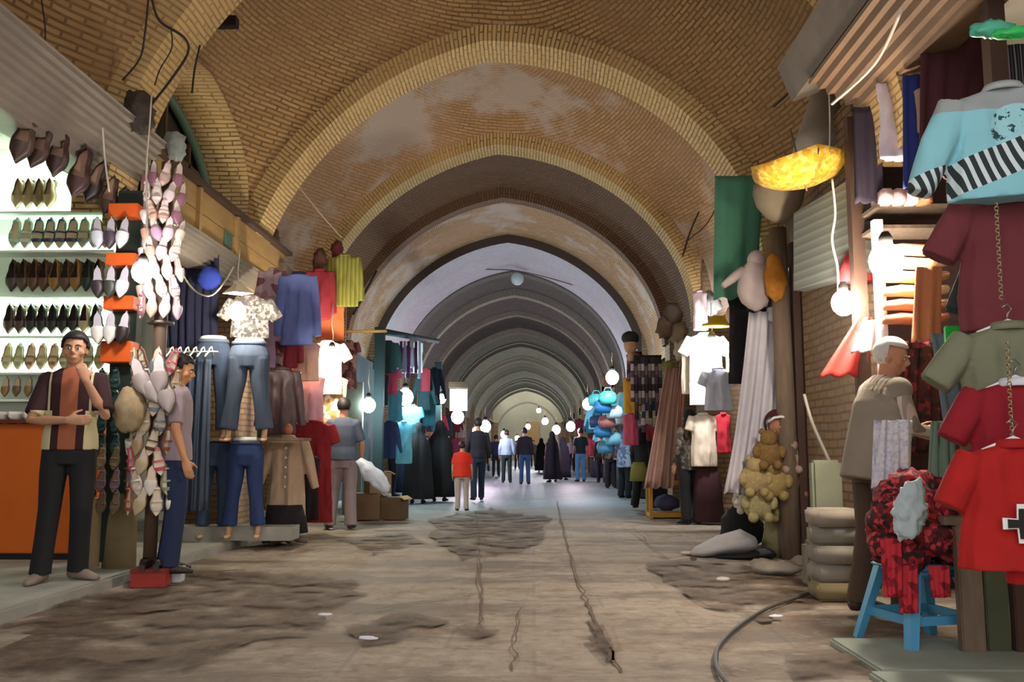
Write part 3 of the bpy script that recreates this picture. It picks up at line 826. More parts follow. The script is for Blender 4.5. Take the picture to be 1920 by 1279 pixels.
# shoe stall: back panel and lit shelves
SY = 8.05
bm = bmesh.new(); box(bm, (-4.52, SY + .12, 2.2), (1.55, .06, 3.3)); box(bm, (-5.3, SY - .3, 2.05), (.05, .8, 3.1))
shelfu = empty('shoe_display_wall', (0, 0, 0), 0, 'pale lit display wall with seven narrow shelves full of shoes', 'shelf')
mk('back_panel', bm, plain('#e6efe0', .7, .04), shelfu, False)
rows_py = [(330, 398), (405, 470), (483, 552), (567, 628), (640, 695), (702, 745), (752, 785)]
ROWC = [(['#a5855f', '#b3936c', '#8d6e4c'], 'pointed', 'tan'), (['#b8c8c4', '#9fb4b0', '#27344e', '#c7d2cc', '#6a8a78'], 'sandal', 'pale'), (['#38291f', '#4a3324', '#5a3a22', '#8e6a2a', '#22302a'], 'pointed', 'dark brown'),
        (['#2f2420', '#4a2f26', '#241c1c', '#c7b490'], 'pointed', 'black brown'), (['#8a9474', '#9b8a62', '#8b5a3c', '#6f7a58'], 'sandal', 'olive'), (['#6a5138', '#8a6a44', '#3e3228'], 'slipper', 'brown'), (['#e4e0d8'], 'sneaker', 'white')]
rr_ = random.Random(3)
ROWN = ['top', 'second', 'third', 'fourth', 'fifth', 'sixth']
for ri, (a, b) in enumerate(rows_py[:6]):
    zt = P(90, a, SY).z; zb = P(90, b, SY).z
    bm = bmesh.new(); box(bm, (-4.52, SY - .02, zb - .035), (1.5, .24, .02)); mk('shelf', bm, plain('#e3ebe0', .6, .03), shelfu, False)
    bm = bmesh.new(); tube(bm, [(-5.2, SY + .03, zt + .035), (-3.82, SY + .03, zt + .035)], .014, 8); mk('tube_light', bm, glow('#dcffe6', 40), shelfu)
    cols, kd, word = ROWC[ri]
    x = -4.72; k = 0
    h = zt - zb - .02; sc = min(1.1, h / SHOE_L * 1.0)
    step = .098 if kd == 'pointed' else .105
    while x < -3.86 and k < 18:
        if (ri == 0 and x > -4.36): break
        c = cols[(k // 2 + rr_.randrange(2)) % len(cols)] if len(cols) > 1 else cols[0]
        shoe(kd, (x, SY - .06, (zt + zb) / 2 - .01), (math.radians(-8) * 1, 0, rr_.uniform(-.1, .1)), c,
             '%s %s shoe toe down, %s from the left on the %s lit shelf' % (word, kd, NTH[k], ROWN[ri]), 'shoes on the %s shelf of the display wall' % ROWN[ri], sole='#5a4636' if ri != 1 else '#a8b8b0', insole='#2a1e18' if ri in (2, 3) else '#c8b08a', sc=sc)
        x += step; k += 1
# orange counter in front
cnt = empty('shoe_counter', (-4.52, 7.9, .08), 0, 'orange panelled counter in front of the lit shoe wall', 'counter')
bm = bmesh.new(); box(bm, (0.0, 0, .60), (1.56, .24, 1.10)); bevel(bm, .008)
OR = NT('orange_paint'); _v = OR.coord('Object'); OR.l(OR.mix(OR.noise(_v, 1.5, 3), '#c05412', '#e2761c'), OR.b.inputs['Base Color']); OR.b.inputs['Roughness'].default_value = .5
mk('front_panel', bm, OR.m, cnt, False)
bm = bmesh.new(); box(bm, (0, -.02, 1.17), (1.60, .34, .03)); mk('top_board', bm, plain('#6e2c14', .6), cnt, False)
bm = bmesh.new(); box(bm, (0, -.0, .025), (1.56, .26, .05)); mk('plinth', bm, DARK, cnt, False)
for k in range(7):
    shoe('sneaker', (-4.72 + .12 * k, 7.80, 1.31), (PI / 2, 0, .15 * math.sin(k * 3) + PI), '#dedad2', 'white trainer lying on the orange counter, %s from the left' % NTH[k], 'white trainers on the orange counter', sole='#f0eee8', sc=.95)
# shutter box over the shoe stall
def shutter(name, y0, y1, prof_, mat, label, endm=None):
    root = empty(name, (0, 0, 0), 0, label, 'awning'); bm = bmesh.new(); out = []
    nseg = len(prof_)
    for (x, z) in prof_: out.append((x, z))
    A = [bm.verts.new((x, y0, z)) for x, z in out]; B = [bm.verts.new((x, y1, z)) for x, z in out]
    skin(bm, [A, B], True)
    mk('ribbed_sheet', bm, mat, root, False)
    return root
def corr(a, b, n, amp, back):
    """closed profile: ribs from a to b, straight back"""
    a, b = Vector(a), Vector(b); d = b - a; nr = Vector((d.y, -d.x)).normalized(); o = []
    for k in range(n * 4 + 1):
        p = a + d * (k / (n * 4)) + nr * amp * (math.sin(k * PI / 2)); o.append((p.x, p.y))
    return o + [(b.x + back[0], b.y + back[1]), (a.x + back[0], a.y + back[1])]
TIN = NT('faded_tin'); _v = TIN.coord('Object'); TIN.l(TIN.mix(TIN.noise(_v, 2.0, 5), '#746a60', '#a2968a'), TIN.b.inputs['Base Color']); TIN.b.inputs['Roughness'].default_value = .55; TIN.b.inputs['Metallic'].default_value = .25
shutter('corrugated_awning', 2.2, 7.85, corr((-3.30, 3.76), (-3.62, 3.30), 9, .014, (-.25, 0)), TIN.m, 'grey corrugated awning running over the shoe stall')
# shoes strung under the awning
AW = [('#5a2c28', 95, 262, 78), ('#6a3430', 135, 300, 84), ('#3c2422', 163, 318, 74), ('#7a4a42', 190, 345, 70), ('#8b6a5a', 212, 362, 66), ('#4a2a26', 236, 388, 62), ('#2b2224', 258, 398, 60), ('#6b4034', 60, 250, 70), ('#7a5a4a', 30, 232, 80)]
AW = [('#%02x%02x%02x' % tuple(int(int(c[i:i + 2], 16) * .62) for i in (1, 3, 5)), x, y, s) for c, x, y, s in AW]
for k, (c, x, y, s) in enumerate(sorted(AW, key=lambda q: q[1])):
    Y = 6.3 + (x - 30) * .006
    shoe('pointed', P(x, y, Y) + Vector((.10, -.05, -.12)), (0, .25 + .1 * math.sin(k * 2), .3), c, 'wine brown shoe strung under the corrugated awning, %s from the left' % NTH[k], 'shoes strung under the awning', sc=s / 56 * 1.05, insole='#b08870')
for k, (x, y) in enumerate(((285, 392), (303, 388))):
    shoe('slipper', P(x, y + 8, 7.3), (.1, .1, 0), '#d8d2c8', ['left', 'right'][k] + ' slipper of the white pair hung at the awning end', 'white slippers at the awning end', sc=.8)
rope('electric_cord', [P(78, 0, 6.0), P(85, 60, 6.0), P(80, 112, 6.0)], .006, CORDK, 'dark cord hanging in the upper left corner')
rope('bulb_cord', [P(192, 235, 6.9), P(197, 300, 6.9), P(205, 360, 6.9)], .008, CORD, 'pale cord hanging over the corrugated awning')
# varnished fascia boards and long shutter box beyond
bm = bmesh.new(); fas = empty('wooden_fascia', (0, 0, 0), 0, 'yellowish wooden fascia boards above the jeans stall', 'fascia')
for k, (a, b) in enumerate(((7.9, 9.0), (9.02, 10.2), (10.22, 12.3))):
    bm = bmesh.new(); box(bm, (-3.50, (a + b) / 2, 3.58), (.10, b - a, .24)); mk('board', bm, FASC, fas, False)
    bm = bmesh.new(); box(bm, (-3.50, (a + b) / 2, 3.345), (.10, b - a, .21)); mk('board', bm, FASC, fas, False)
for y in (9.01, 10.21):
    bm = bmesh.new(); box(bm, (-3.43, y, 3.46), (.05, .07, .46)); mk('batten', bm, FASC, fas, False)
bm = bmesh.new(); box(bm, (-3.50, 10.1, 3.73), (.26, 4.6, .05)); mk('cap_rail', bm, BROWN, fas, False)
bm = bmesh.new(); box(bm, (-3.438, 9.95, 3.36), (.012, .24, .17)); box(bm, (-3.43, 9.9, 3.36), (.008, .08, .11)); single('notice', bm, plain('#52705f', .7, .3, 30), 'small bluish green notice stuck on the wooden fascia', 'sign', smooth=False)
shutter('shutter_box', 7.95, 12.2, corr((-3.40, 3.23), (-3.62, 3.0), 6, .012, (-.2, 0)), TIN.m, 'grey ribbed shutter box below the wooden fascia')
# beams crossing from the pier and brackets
bm = bmesh.new(); box(bm, (-3.45, 13.6, 3.45), (.12, 3.2, .16)); single('wooden_beam', bm, WOOD, 'dark wooden beam against the left wall behind the second arch foot', 'beam', smooth=False)

# ---- orange box stand (left of the two shoe columns)
st = empty('shoe_column', P(205, 1035, 7.15), 0, 'tall dark post carrying orange boxes and pairs of shoes', 'display stand')
st.location.z = .08; SX, SYY = st.location.x, st.location.y
bm = bmesh.new(); box(bm, (0, .10, 1.55), (.20, .10, 3.0)); mk('post', bm, plain('#223026', .8), st, False)
for k, py in enumerate((395, 487, 568, 660)):
    z = P(205, py, 7.1).z - .08
    hh = (.11, .10, .11, .17)[k]
    bm = bmesh.new(); box(bm, (0, 0, z), (.24, .16, hh)); bevel(bm, .006); mk('orange_box', bm, plain('#e8641c', .6), st, False)
SHR = [(430, ['#d9dfe8', '#4a3c48', '#e6e8ee'], 'slipper', 'white and dark'), (522, ['#3a2c34', '#3c4038', '#dfe6f4'], 'slipper', 'grey and white'), (608, ['#e8e4da', '#e0dcd4', '#2c2420'], 'slipper', 'white and black')]
for j, (py, cs, kd, w) in enumerate(SHR):
    for k, c in enumerate(cs):
        shoe(kd, P(183 + 24 * k, py + 6, 6.98), (-.1, .12 * (k - 1), 0), c, '%s slipper in the %s row between the orange boxes, %s from left' % (w, ['upper', 'middle', 'lower'][j], NTH[k]), 'slippers between the orange boxes', sc=1.0, insole='#c8c4cc')
for j in range(4):
    for k in range(2):
        shoe('sandal', P(190 + 26 * k, 712 + 40 * j, 6.98), (-.1, 0, 0), '#274a44', 'dark teal sandal below the orange boxes, %s pair down, %s' % (NTH[j], ['left', 'right'][k]), 'dark teal sandals on the post', sole='#1a2a28', insole='#1f3a36', sc=.72)
for j in range(3):
    for k in range(2):
        c = ['#9a8a58', '#8a6f9a', '#7a6a58'][j]
        shoe('sandal', P(190 + 26 * k, 858 + 42 * j, 6.95), (-.1, .1, 0), c, '%s sandal low on the dark post, %s' % (['khaki', 'lilac', 'brown'][j], ['left', 'right'][k]), 'sandals low on the dark post', sole='#5a5040', sc=.72)
# hanging handbag strings left of the post
for j in range(5):
    shoe('sandal', P(165 + 6 * (j % 2), 840 + 26 * j, 7.05), (0, .3 * (-1) ** j, .2), ['#6a5a4c', '#a09a90', '#7a6a50', '#4a3c34', '#8a8070'][j], 'small sandal in the string beside the black trousers, %s from the top' % NTH[j], 'small sandals strung beside the post', sc=.55)
bm = bmesh.new(); box(bm, (0, 0, .27), (.22, .16, .54), rz=.2); single('cardboard_carton', bm, CARD, 'upright cardboard carton behind the man in black trousers', 'box', loc=(P(165, 1050, 7.35).x, 7.35, .08), smooth=False)
bm = bmesh.new(); loft(bm, [((0, 0, 0), .14, .08), ((0, 0, .35), .13, .07), ((0, 0, .58), .10, .06)], 14, folds=(4, .1, .1)); single('burlap_sack', bm, plain('#8c7a56', .9, .2), 'brown sacking hung at the foot of the shoe columns', 'sack', loc=(P(218, 1040, 7.2).x, 7.25, .08))

# ---- round column hung with shoes
rc = empty('shoe_tree', (P(272, 1010, 6.85).x, 6.95, .08), 0, 'slim round pole thickly hung with sandals and slippers', 'display stand')
bm = bmesh.new(); tube(bm, [(0, 0, .0), (0, 0, 3.2)], .05, 12); mk('pole', bm, plain('#5a4636', .7), rc)
bm = bmesh.new(); loft(bm, [((0, 0, 0), .12, .12), ((0, 0, .05), .10, .10)], 14); mk('base', bm, plain('#5a4636', .7), rc)
for zz_ in (1.9, 2.3, 2.7): 
    bm = bmesh.new(); loft(bm, [((0, 0, zz_), .10, .10), ((0, 0, zz_ + .02), .10, .10)], 14); mk('ring', bm, METAL, rc)
RX, RY_ = rc.location.x, rc.location.y
r4 = random.Random(11); cnt_ = 0
PALE = ['#e6d2d8', '#d8b8c8', '#f0e4e0', '#c89a8a', '#b090a8', '#7a4a4a', '#e8dccc', '#8a5a6a', '#e0a880']
TONE = {'#e6d2d8': 'blush', '#d8b8c8': 'pink', '#f0e4e0': 'white', '#c89a8a': 'salmon', '#b090a8': 'mauve', '#7a4a4a': 'maroon', '#e8dccc': 'cream', '#8a5a6a': 'plum', '#e0a880': 'peach', '#d8d0c8': 'off white', '#c8506a': 'rose red', '#8a9a7a': 'sage', '#b8a078': 'tan', '#5a3a2c': 'brown', '#e8e2d8': 'ivory', '#7a8a98': 'grey blue', '#a05a3a': 'rust', '#c8b890': 'sand'}
LOWC = ['#d8d0c8', '#c8506a', '#8a9a7a', '#b8a078', '#5a3a2c', '#e8e2d8', '#7a8a98', '#a05a3a', '#c8b890']
for j in range(18):
    z = 3.15 - .148 * j
    if 8 <= j <= 9: continue
    if z < .55: break
    for k in range(4):
        a = -PI / 2 + (k - 1.5) * .62 + .25 * (j % 2)
        R_ = .16 if j < 8 else .18
        c = r4.choice(PALE if j < 8 else LOWC); kd = r4.choice(['sandal', 'slipper', 'slipper'] if j < 8 else ['sandal', 'sandal', 'slipper'])
        shoe(kd, (RX + R_ * math.cos(a), RY_ + R_ * math.sin(a), z), (0, r4.uniform(-.35, .35), a + PI / 2), c,
             '%s %s on the round shoe pole, %s row down, %s from the left' % (TONE[c], kd, NTH[j], NTH[k]), 'shoes hung on the upper pole' if j < 8 else 'shoes hung on the lower pole', sc=.80 if j < 8 else .88, insole='#e8d8d0' if j < 8 else '#d8c8b0', sole='#8a7468')
for k, (x, y, t) in enumerate(((262, 705, .45), (278, 722, .6), (298, 700, .15), (310, 735, .3))):
    shoe('slipper', P(x, y, 6.72), (-.2, -t, 0), '#b4a8a4', 'long pale grey slipper fanned out on the shoe pole, %s from the left' % NTH[k], 'fanned grey slippers', sc=1.25, insole='#d8d0cc', sole='#6a5c58')
bm = bmesh.new(); lump(bm, (0, 0, 0), .13, (.9, .8, 1.3), .2); single('straw_bag', bm, plain('#a89472', .9, .3, 20), 'beige straw bag hanging below the fanned slippers', 'bag', loc=P(243, 770, 6.72))
# red shoe box on the floor with white label
rb = empty('red_shoe_box', G(272, 1103, 0) + Vector((0, .1, 0)), .12, 'red cardboard shoe box on the paving at the foot of the shoe pole', 'box')
bm = bmesh.new(); box(bm, (0, 0, .055), (.25, .17, .11)); bevel(bm, .004); mk('carton', bm, plain('#9a2a20', .7, .15), rb, False)
bm = bmesh.new(); box(bm, (0, 0, .118), (.26, .18, .03)); bevel(bm, .004); mk('lid', bm, plain('#7a2018', .7, .15), rb, False)
wb = empty('white_carton', G(318, 1096, 0) + Vector((0, .12, 0)), .12, 'small white carton standing beside the red shoe box', 'box')
bm = bmesh.new(); box(bm, (0, 0, .055), (.10, .12, .11)); mk('carton', bm, plain('#cfd2d6', .7), wb, False)
bm = bmesh.new(); box(bm, (0, 0, .112), (.105, .125, .01)); mk('lid', bm, plain('#e0e2e4', .7), wb, False)
for k in range(2):
    shoe('pointed', Vector(rb.location) + Vector((-.05 + .1 * k, 0, .17)), (PI / 2 + PI, 0, .2 + PI), '#2a201c', 'black shoe lying on the red shoe box, ' + ['left', 'right'][k], 'black shoes on the red box', sc=.85)

# ---- people of the shoe stall
MAN_SH = NT('striped_polo'); _v = MAN_SH.coord('Object'); _s = MAN_SH.n('ShaderNodeSeparateXYZ'); MAN_SH.l(_v, _s.inputs[0])
_ab = MAN_SH.n('ShaderNodeMath', operation='ABSOLUTE'); MAN_SH.l(_s.outputs[0], _ab.inputs[0])
_mr = MAN_SH.n('ShaderNodeMapRange'); _mr.inputs[1].default_value = 0; _mr.inputs[2].default_value = .25; MAN_SH.l(_ab.outputs[0], _mr.inputs[0])
_cu = MAN_SH.ramp(_mr.outputs[0], [(0, '#9c5a3c'), (.22, '#32161c'), (.50, '#cfc39a'), (.56, '#32161c')], 'CONSTANT')
_cl = MAN_SH.ramp(_mr.outputs[0], [(0, '#9c5a3c'), (.22, '#32161c'), (.42, '#cfc39a'), (.95, '#32161c')], 'CONSTANT')
_st = MAN_SH.n('ShaderNodeMath', operation='GREATER_THAN'); MAN_SH.l(_s.outputs[2], _st.inputs[0]); _st.inputs[1].default_value = 1.17
MAN_SH.l(MAN_SH.mix(_st.outputs[0], _cl, _cu), MAN_SH.b.inputs['Base Color']); MAN_SH.b.inputs['Roughness'].default_value = .9
mp = G(118, 1088, .08)
person('person', (mp.x + .02, mp.y - .05, .08), .28, 'person in a wine, cream and orange striped shirt with one hand at the chin', 1.80, shirt=MAN_SH.m, pants=cloth('#1b1a1e'), shoes='#8a7a70', vox=.008, legw=1.05, nod=.05, turn=.05,
       pose=dict(el=(-.235, -.10, 1.10), wl=(.02, -.22, 1.10), dl=(1, .05, .02), nl=(0, 1, .1), er=(.24, -.13, 1.13), wr=(.115, -.20, 1.38), dr=(-.35, .1, .9), nr=(-.3, .9, 0), crl=.9, cl=.4,
                 kl=(-.10, -.03, .50), al=(-.13, -.05, .09), tl=(-.17, -.22, 0), ar=(.08, .08, .09), tr=(.22, -.02, 0)))
kp = G(314, 1075, .08)
person('person', (kp.x, kp.y + .05, .08), 2.0, 'young person in a greyish shirt and dark blue jeans behind the shoe pole', 1.68, shirt=cloth('#a08f95'), pants=cloth('#1e2a4a'), shoes='#2a2420', skinm=SKIN2, legw=1.08, turn=-.25, nod=.25, vox=.009, hem=.88)
gp = G(640, 992, 0)
person('person', (gp.x, gp.y, 0), PI + .15, 'person seen from behind in a slate blue tee shirt and pale wide trousers', 1.70, shirt=cloth('#4c5668'), pants=cloth('#8f8284'), shoes='#2a2422', legw=1.22, face=False,
       pose=dict(kl=(-.10, -.01, .5), kr=(.12, -.03, .5), al=(-.12, .02, .09), ar=(.15, .02, .09), er=(.25, -.02, 1.12), wr=(.24, -.12, .90), el=(-.25, -.02, 1.12), wl=(-.24, -.14, .90)))
bm = bmesh.new(); loft(bm, [((0, 0, 0), .02, .02), ((.04, 0, -.05), .05, .04), ((.10, 0, -.10), .08, .05), ((.16, 0, -.16), .10, .06), ((.22, 0, -.22), .11, .07), ((.28, 0, -.28), .11, .07), ((.33, 0, -.34), .10, .06), ((.38, 0, -.38), .05, .04)], 16, folds=(4, .1, .15)); [setattr(v, 'co', v.co + Vector((noise.noise(v.co * 14), noise.noise(v.co * 14 + Vector((5, 0, 0))), noise.noise(v.co * 11 + Vector((0, 7, 0))))) * .05) for v in bm.verts]; single('plastic_bag', bm, plain('#c3cfe0', .35, .08), 'pale blue plastic bag held beside the person in slate blue', 'bag', loc=P(672, 862, 11.6))

# ---- jeans stall
DEN = [NT('denim') for _ in range(4)]
for t, (a, b) in zip(DEN, (('#222c40', '#3c4a62'), ('#303a4c', '#525e74'), ('#1a2850', '#30467a'), ('#26344c', '#4c5e7c'))):
    _v = t.coord('Object', (5, 5, 1.5)); t.l(t.mix(t.noise(_v, 2.5, 4), a, b), t.b.inputs['Base Color']); t.b.inputs['Roughness'].default_value = .9
JG = 'jeans on display forms'
def jf(px, p0, p1, Y, w, i, lab, sp=.02, rz=.1):
    a = P(px, p0, Y); b = P(px, p1, Y); return jeans_form(a, a.z - b.z, lab, DEN[i].m, JG, rz, w, True, sp)
jf(400, 636, 805, 9.4, .40, 0, 'dark blue jeans on a form, upper left of the four display jeans', .04)
jf(468, 640, 805, 9.2, .44, 1, 'faded grey blue jeans on a form, upper right of the four display jeans', .07)
jf(406, 828, 985, 9.5, .36, 3, 'worn blue jeans on a form, lower left of the four display jeans')
jf(462, 826, 985, 9.35, .38, 2, 'deep blue flared jeans on a form, lower right of the four display jeans', .05)
bm = bmesh.new(); box(bm, (0, 0, 0), (1.5, .35, .03)); single('display_shelf', bm, WOOD, 'narrow shelf carrying the two upper jeans forms', 'shelf', loc=P(440, 824, 9.45) + Vector((0, .05, 0)), smooth=False)
bm = bmesh.new(); box(bm, (0, 0, .07), (1.5, .35, .14)); single('plinth_board', bm, KERB.m, 'pale plinth under the lower jeans forms', 'plinth', loc=(P(420, 1000, 9.6).x, 9.6, .08), smooth=False)
# curtain, rack, hanging jeans behind
drape('curtain', P(358, 470, 9.8), P(352, 655, 9.8), .62, .62, cloth('#20203c'), 'dark navy curtain hanging below the shutter box', 'curtain', n=7, amp=.025)
bm = bmesh.new(); lump(bm, (0, 0, 0), .13, (1, .6, 1), .15); single('blue_bundle', bm, cloth('#2c3fa0'), 'bright blue bundle tied at the curtain top', 'bundle', loc=P(392, 522, 9.6))
rk = empty('garment_rack', P(345, 660, 9.1), 0, 'metal rail crowded with white hangers left of the jeans', 'rack')
bm = bmesh.new(); tube(bm, [(-.3, 0, 0), (.35, 0, 0)], .012); mk('rail', bm, STEEL, rk)
for k in range(7):
    bm = bmesh.new(); x = -.22 + .08 * k; tube(bm, [(x, -.12, -.06), (x, -.02, 0), (x, 0, .03), (x + .02, .0, .05), (x, .12, -.05)], .009, 5); mk('hanger', bm, WHITE, rk)
rk2 = P(350, 670, 9.15)
for k in range(6):
    drape('folded_jeans', rk2 + Vector((-.22 + .08 * k, .02, -.02)), rk2 + Vector((-.22 + .08 * k, .02, -1.55)), .10, .12, DEN[k % 4].m, 'long blue jeans hung on the crowded rail, %s from the left' % NTH[k], 'jeans', 'jeans hung on the rail', amp=.02, n=2, thick=.03)
lamp(267, 510, 6.35, 'bare glowing bulb in front of the round shoe pole', '#fff4f0', 30, .075, 1.2)
lamp(445, 585, 8.9, 'bare glowing bulb above the two upper display jeans', '#fff6e0', 60, .085, .5)
bm = bmesh.new(); loft(bm, [((0, 0, 0), .16, .12), ((0, 0, .10), .04, .04)], 4, hint=(0, 1, 0)); single('paper_lantern', bm, plain('#e8dcc0', .6), 'pale folded lamp shade above the jeans bulb', 'lantern', loc=P(446, 556, 8.85) + Vector((0, 0, .03)), smooth=False)
rope('white_cable', [P(330, 470, 8.8), P(340, 510, 8.8), P(365, 545, 8.8), P(395, 554, 8.8), P(420, 530, 8.8), P(438, 500, 8.8)], .009, CORD, 'white cable looping below the shutter box')
rope('black_cable', [P(285, 300, 7.6), P(282, 345, 7.6), P(300, 365, 7.6), P(320, 330, 7.6), P(322, 300, 7.6)], .008, CORDK, 'black cable loop at the end of the corrugated awning')
rope('black_cable', [P(285, 0, 6.9), P(300, 40, 7.0), P(345, 70, 7.1), P(352, 100, 7.2), P(320, 150, 7.2), P(285, 195, 7.3), P(262, 225, 7.4)], .011, CORDK, 'thick black cable draped down the left arch foot')
rope('black_cable', [P(278, 0, 6.9), P(272, 60, 7.0), P(262, 110, 7.1), P(230, 150, 7.2)], .008, CORDK, 'thin black cable on the left arch nearest the frame edge')
rope('black_cable', [P(375, 85, 7.6), P(365, 130, 7.7), P(360, 175, 7.8)], .009, CORDK, 'short black cable hanging in front of the green window arch')
rope('black_cable', [P(320, 50, 7.0), P(322, 90, 7.1), P(300, 130, 7.2), P(290, 160, 7.2)], .006, CORDK, 'thinnest cable in the tangle on the left arch foot')
bm = bmesh.new(); lump(bm, (0, 0, 0), .12, (1, 1, 1.4), .4, 5); single('cable_tangle', bm, plain('#4a4038', .8, .5, 30), 'knot of old wiring at the left arch foot', 'wiring', loc=P(262, 212, 7.3))
bm = bmesh.new(); lump(bm, (0, 0, 0), .11, (.9, .9, 1.2), .3, 5); single('plastic_bundle', bm, plain('#a8b0ac', .5, .3, 20), 'grey white plastic bundle perched on the fascia', 'bundle', loc=P(328, 275, 8.1))
# grey blouse, garments, wall of clothes
garment('printed_blouse', P(470, 555, 9.6), .50, .46, blotch(['#8c8580', '#6a6360', '#a59c96', '#57504e'], 34), 'grey mottled blouse hung right of the jeans bulb', rz=.15)
def gar(name, px, p0, p1, Y, w, m, lab, **k):
    a = P(px, p0, Y); b = P(px, p1, Y); return garment(name, a, w, a.z - b.z, m, lab, **k)
gar('pink_blouse', 512, 505, 640, 10.8, .36, blotch(['#b08a90', '#8a5a62', '#c8aab0'], 10), 'dusty pink blouse hanging beside the grey mottled one', sleeve=('long', .15))
gar('long_shirt', 560, 512, 648, 10.6, .46, cloth('#6a78b8'), 'periwinkle blue long sleeved shirt hung high on the left', sleeve=('long', .12), collar=cloth('#2a2430'))
gar('red_tunic', 536, 600, 690, 10.9, .40, cloth('#8a2c34'), 'dark red tunic hanging behind the periwinkle shirt', sleeve=('long', .1))
gar('leather_jacket', 528, 690, 815, 10.4, .46, plain('#4a3236', .5, .2), 'dark brown jacket hanging above the beige coat', cat='jacket', sleeve=('long', .15))
gar('patterned_dress', 522, 620, 720, 10.9, .34, blotch(['#7a4a4a', '#3c2c34', '#a8827a'], 12), 'brown patterned dress hanging left of the peach blouse', cat='dress', sleeve=('none', 0))
gar('peach_blouse', 575, 640, 715, 11.0, .40, cloth('#d8a890'), 'peach blouse hanging under the periwinkle shirt', sleeve=('none', 0))
gar('pink_blouse', 580, 700, 790, 11.2, .46, cloth('#dcaab8'), 'light pink top hanging above the red dress', sleeve=('none', 0))
gar('crimson_coat', 600, 505, 600, 12.0, .40, cloth('#8a2430'), 'crimson garment hung high beside the olive shirt', cat='coat', sleeve=('long', .1))
gar('orange_dress', 622, 545, 640, 12.3, .46, cloth('#c8683c'), 'orange dress glowing above the bright lamp', cat='dress', sleeve=('none', 0))
gar('olive_shirt', 646, 478, 575, 12.2, .46, stripes(['#8a8a3c', '#9a9a48', '#76762e'], 18), 'olive green striped shirt hung highest on the left', sleeve=('long', .15), flare=1.1)
gar('white_dress', 614, 640, 740, 11.9, .50, cloth('#efe6da'), 'white dress lit from the lamp behind the slate blue person', cat='dress', sleeve=('short', .5))
gar('floral_dress', 628, 705, 800, 12.0, .40, blotch(['#e8dcc0', '#c8a878', '#f0ead8', '#a8884a'], 16), 'cream floral dress below the lit white one', cat='dress', sleeve=('none', 0))
lamp(622, 668, 11.4, 'glowing bulb in front of the lit white dress', '#fff4d8', 90, .10, .5)
gar('red_dress', 592, 790, 980, 11.1, .50, cloth('#8c1c26'), 'long dark red dress right of the beige coat', cat='dress', sleeve=('short', .3), flare=1.15)
gar('black_dress', 570, 850, 975, 10.9, .44, cloth('#1e1618'), 'black dress standing behind the beige coat', cat='dress', sleeve=('none', 0), flare=1.1)
# coat on a stand
ct = P(540, 818, 9.9)
garment('beige_coat', ct, .46, .86, cloth('#b59a80'), 'beige buttoned coat on a display stand in front of the dresses', 'coat', sleeve=('three_quarter', .28), depth=.17, flare=1.12, buttons=5, collar=cloth('#a08468'), rz=.1)
sd = empty('coat_stand', (ct.x, ct.y, .0), .1, 'dark stand and base under the beige coat', 'display stand')
bm = bmesh.new(); tube(bm, [(0, 0, .05), (0, 0, ct.z - .3)], .02); mk('pole', bm, DARK, sd)
bm = bmesh.new(); loft(bm, [((0, 0, .12), .24, .18), ((0, 0, .42), .20, .14)], 24, folds=(7, .1, .02)); mk('underskirt', bm, cloth('#1c1618'), sd)
for k in range(6):
    a = k * PI / 3; bm = bmesh.new(); tube(bm, [(0, 0, .06), (.16 * math.cos(a), .16 * math.sin(a), .05), (.24 * math.cos(a), .22 * math.sin(a), .03)], [.03, .04, .03]); mk('foot', bm, plain('#6a5c50', .7, .3), sd)
bm = bmesh.new(); ball(bm, (0, 0, 0), .05, 12, 8, (1, 1, 1.3)); single('coat_form_head', bm, plain('#a8684a', .6), 'small round knob on top of the beige coat', 'knob', loc=ct + Vector((0, 0, .07)))
# awning pole + stick + canvas by the grey man
rope('wooden_pole', [P(628, 622, 12.5), P(725, 621, 12.8)], .022, plain('#b08a50', .7), 'horizontal wooden pole jutting out beside the bright dress', 'pole')
rope('dark_rod', [P(662, 590, 13.2), P(706, 508, 13.4)], .018, DARK, 'dark slanting rod below the third arch', 'rod')
for k, (dx, z, s, r) in enumerate(((-.12, 0, .38, .2), (.30, 0, .32, -.3), (.06, .38, .30, .5))):
    bt = empty('carton', (P(700, 940, 13.5).x + dx, 13.5, z), r, 'brown carton in the heap behind the pale plastic bag, %s' % ['lower left', 'lower right', 'on top'][k], 'box', 'cartons in the heap')
    bm = bmesh.new(); box(bm, (0, 0, s / 2), (s * 1.1, s * .9, s)); mk('carton_body', bm, plain(['#6a543e', '#5c4834', '#7a6248'][k], .9, .25), bt, False)
    for sg in (-1, 1):
        bm = bmesh.new(); box(bm, (sg * s * .62, 0, s * .98), (s * .30, s * .85, .012), rot=Matrix.Rotation(sg * .5, 3, 'Y')); mk('flap', bm, CARD, bt, False)
bm = bmesh.new(); box(bm, (0, 0, 1.05), (.30, .10, 2.1)); single('grey_shutter', bm, plain('#7d7f78', .7, .2), 'grey closed panel behind the cool bare lamp', 'panel', loc=(P(672, 900, 14.6).x - .1, 14.6, 0), smooth=False)

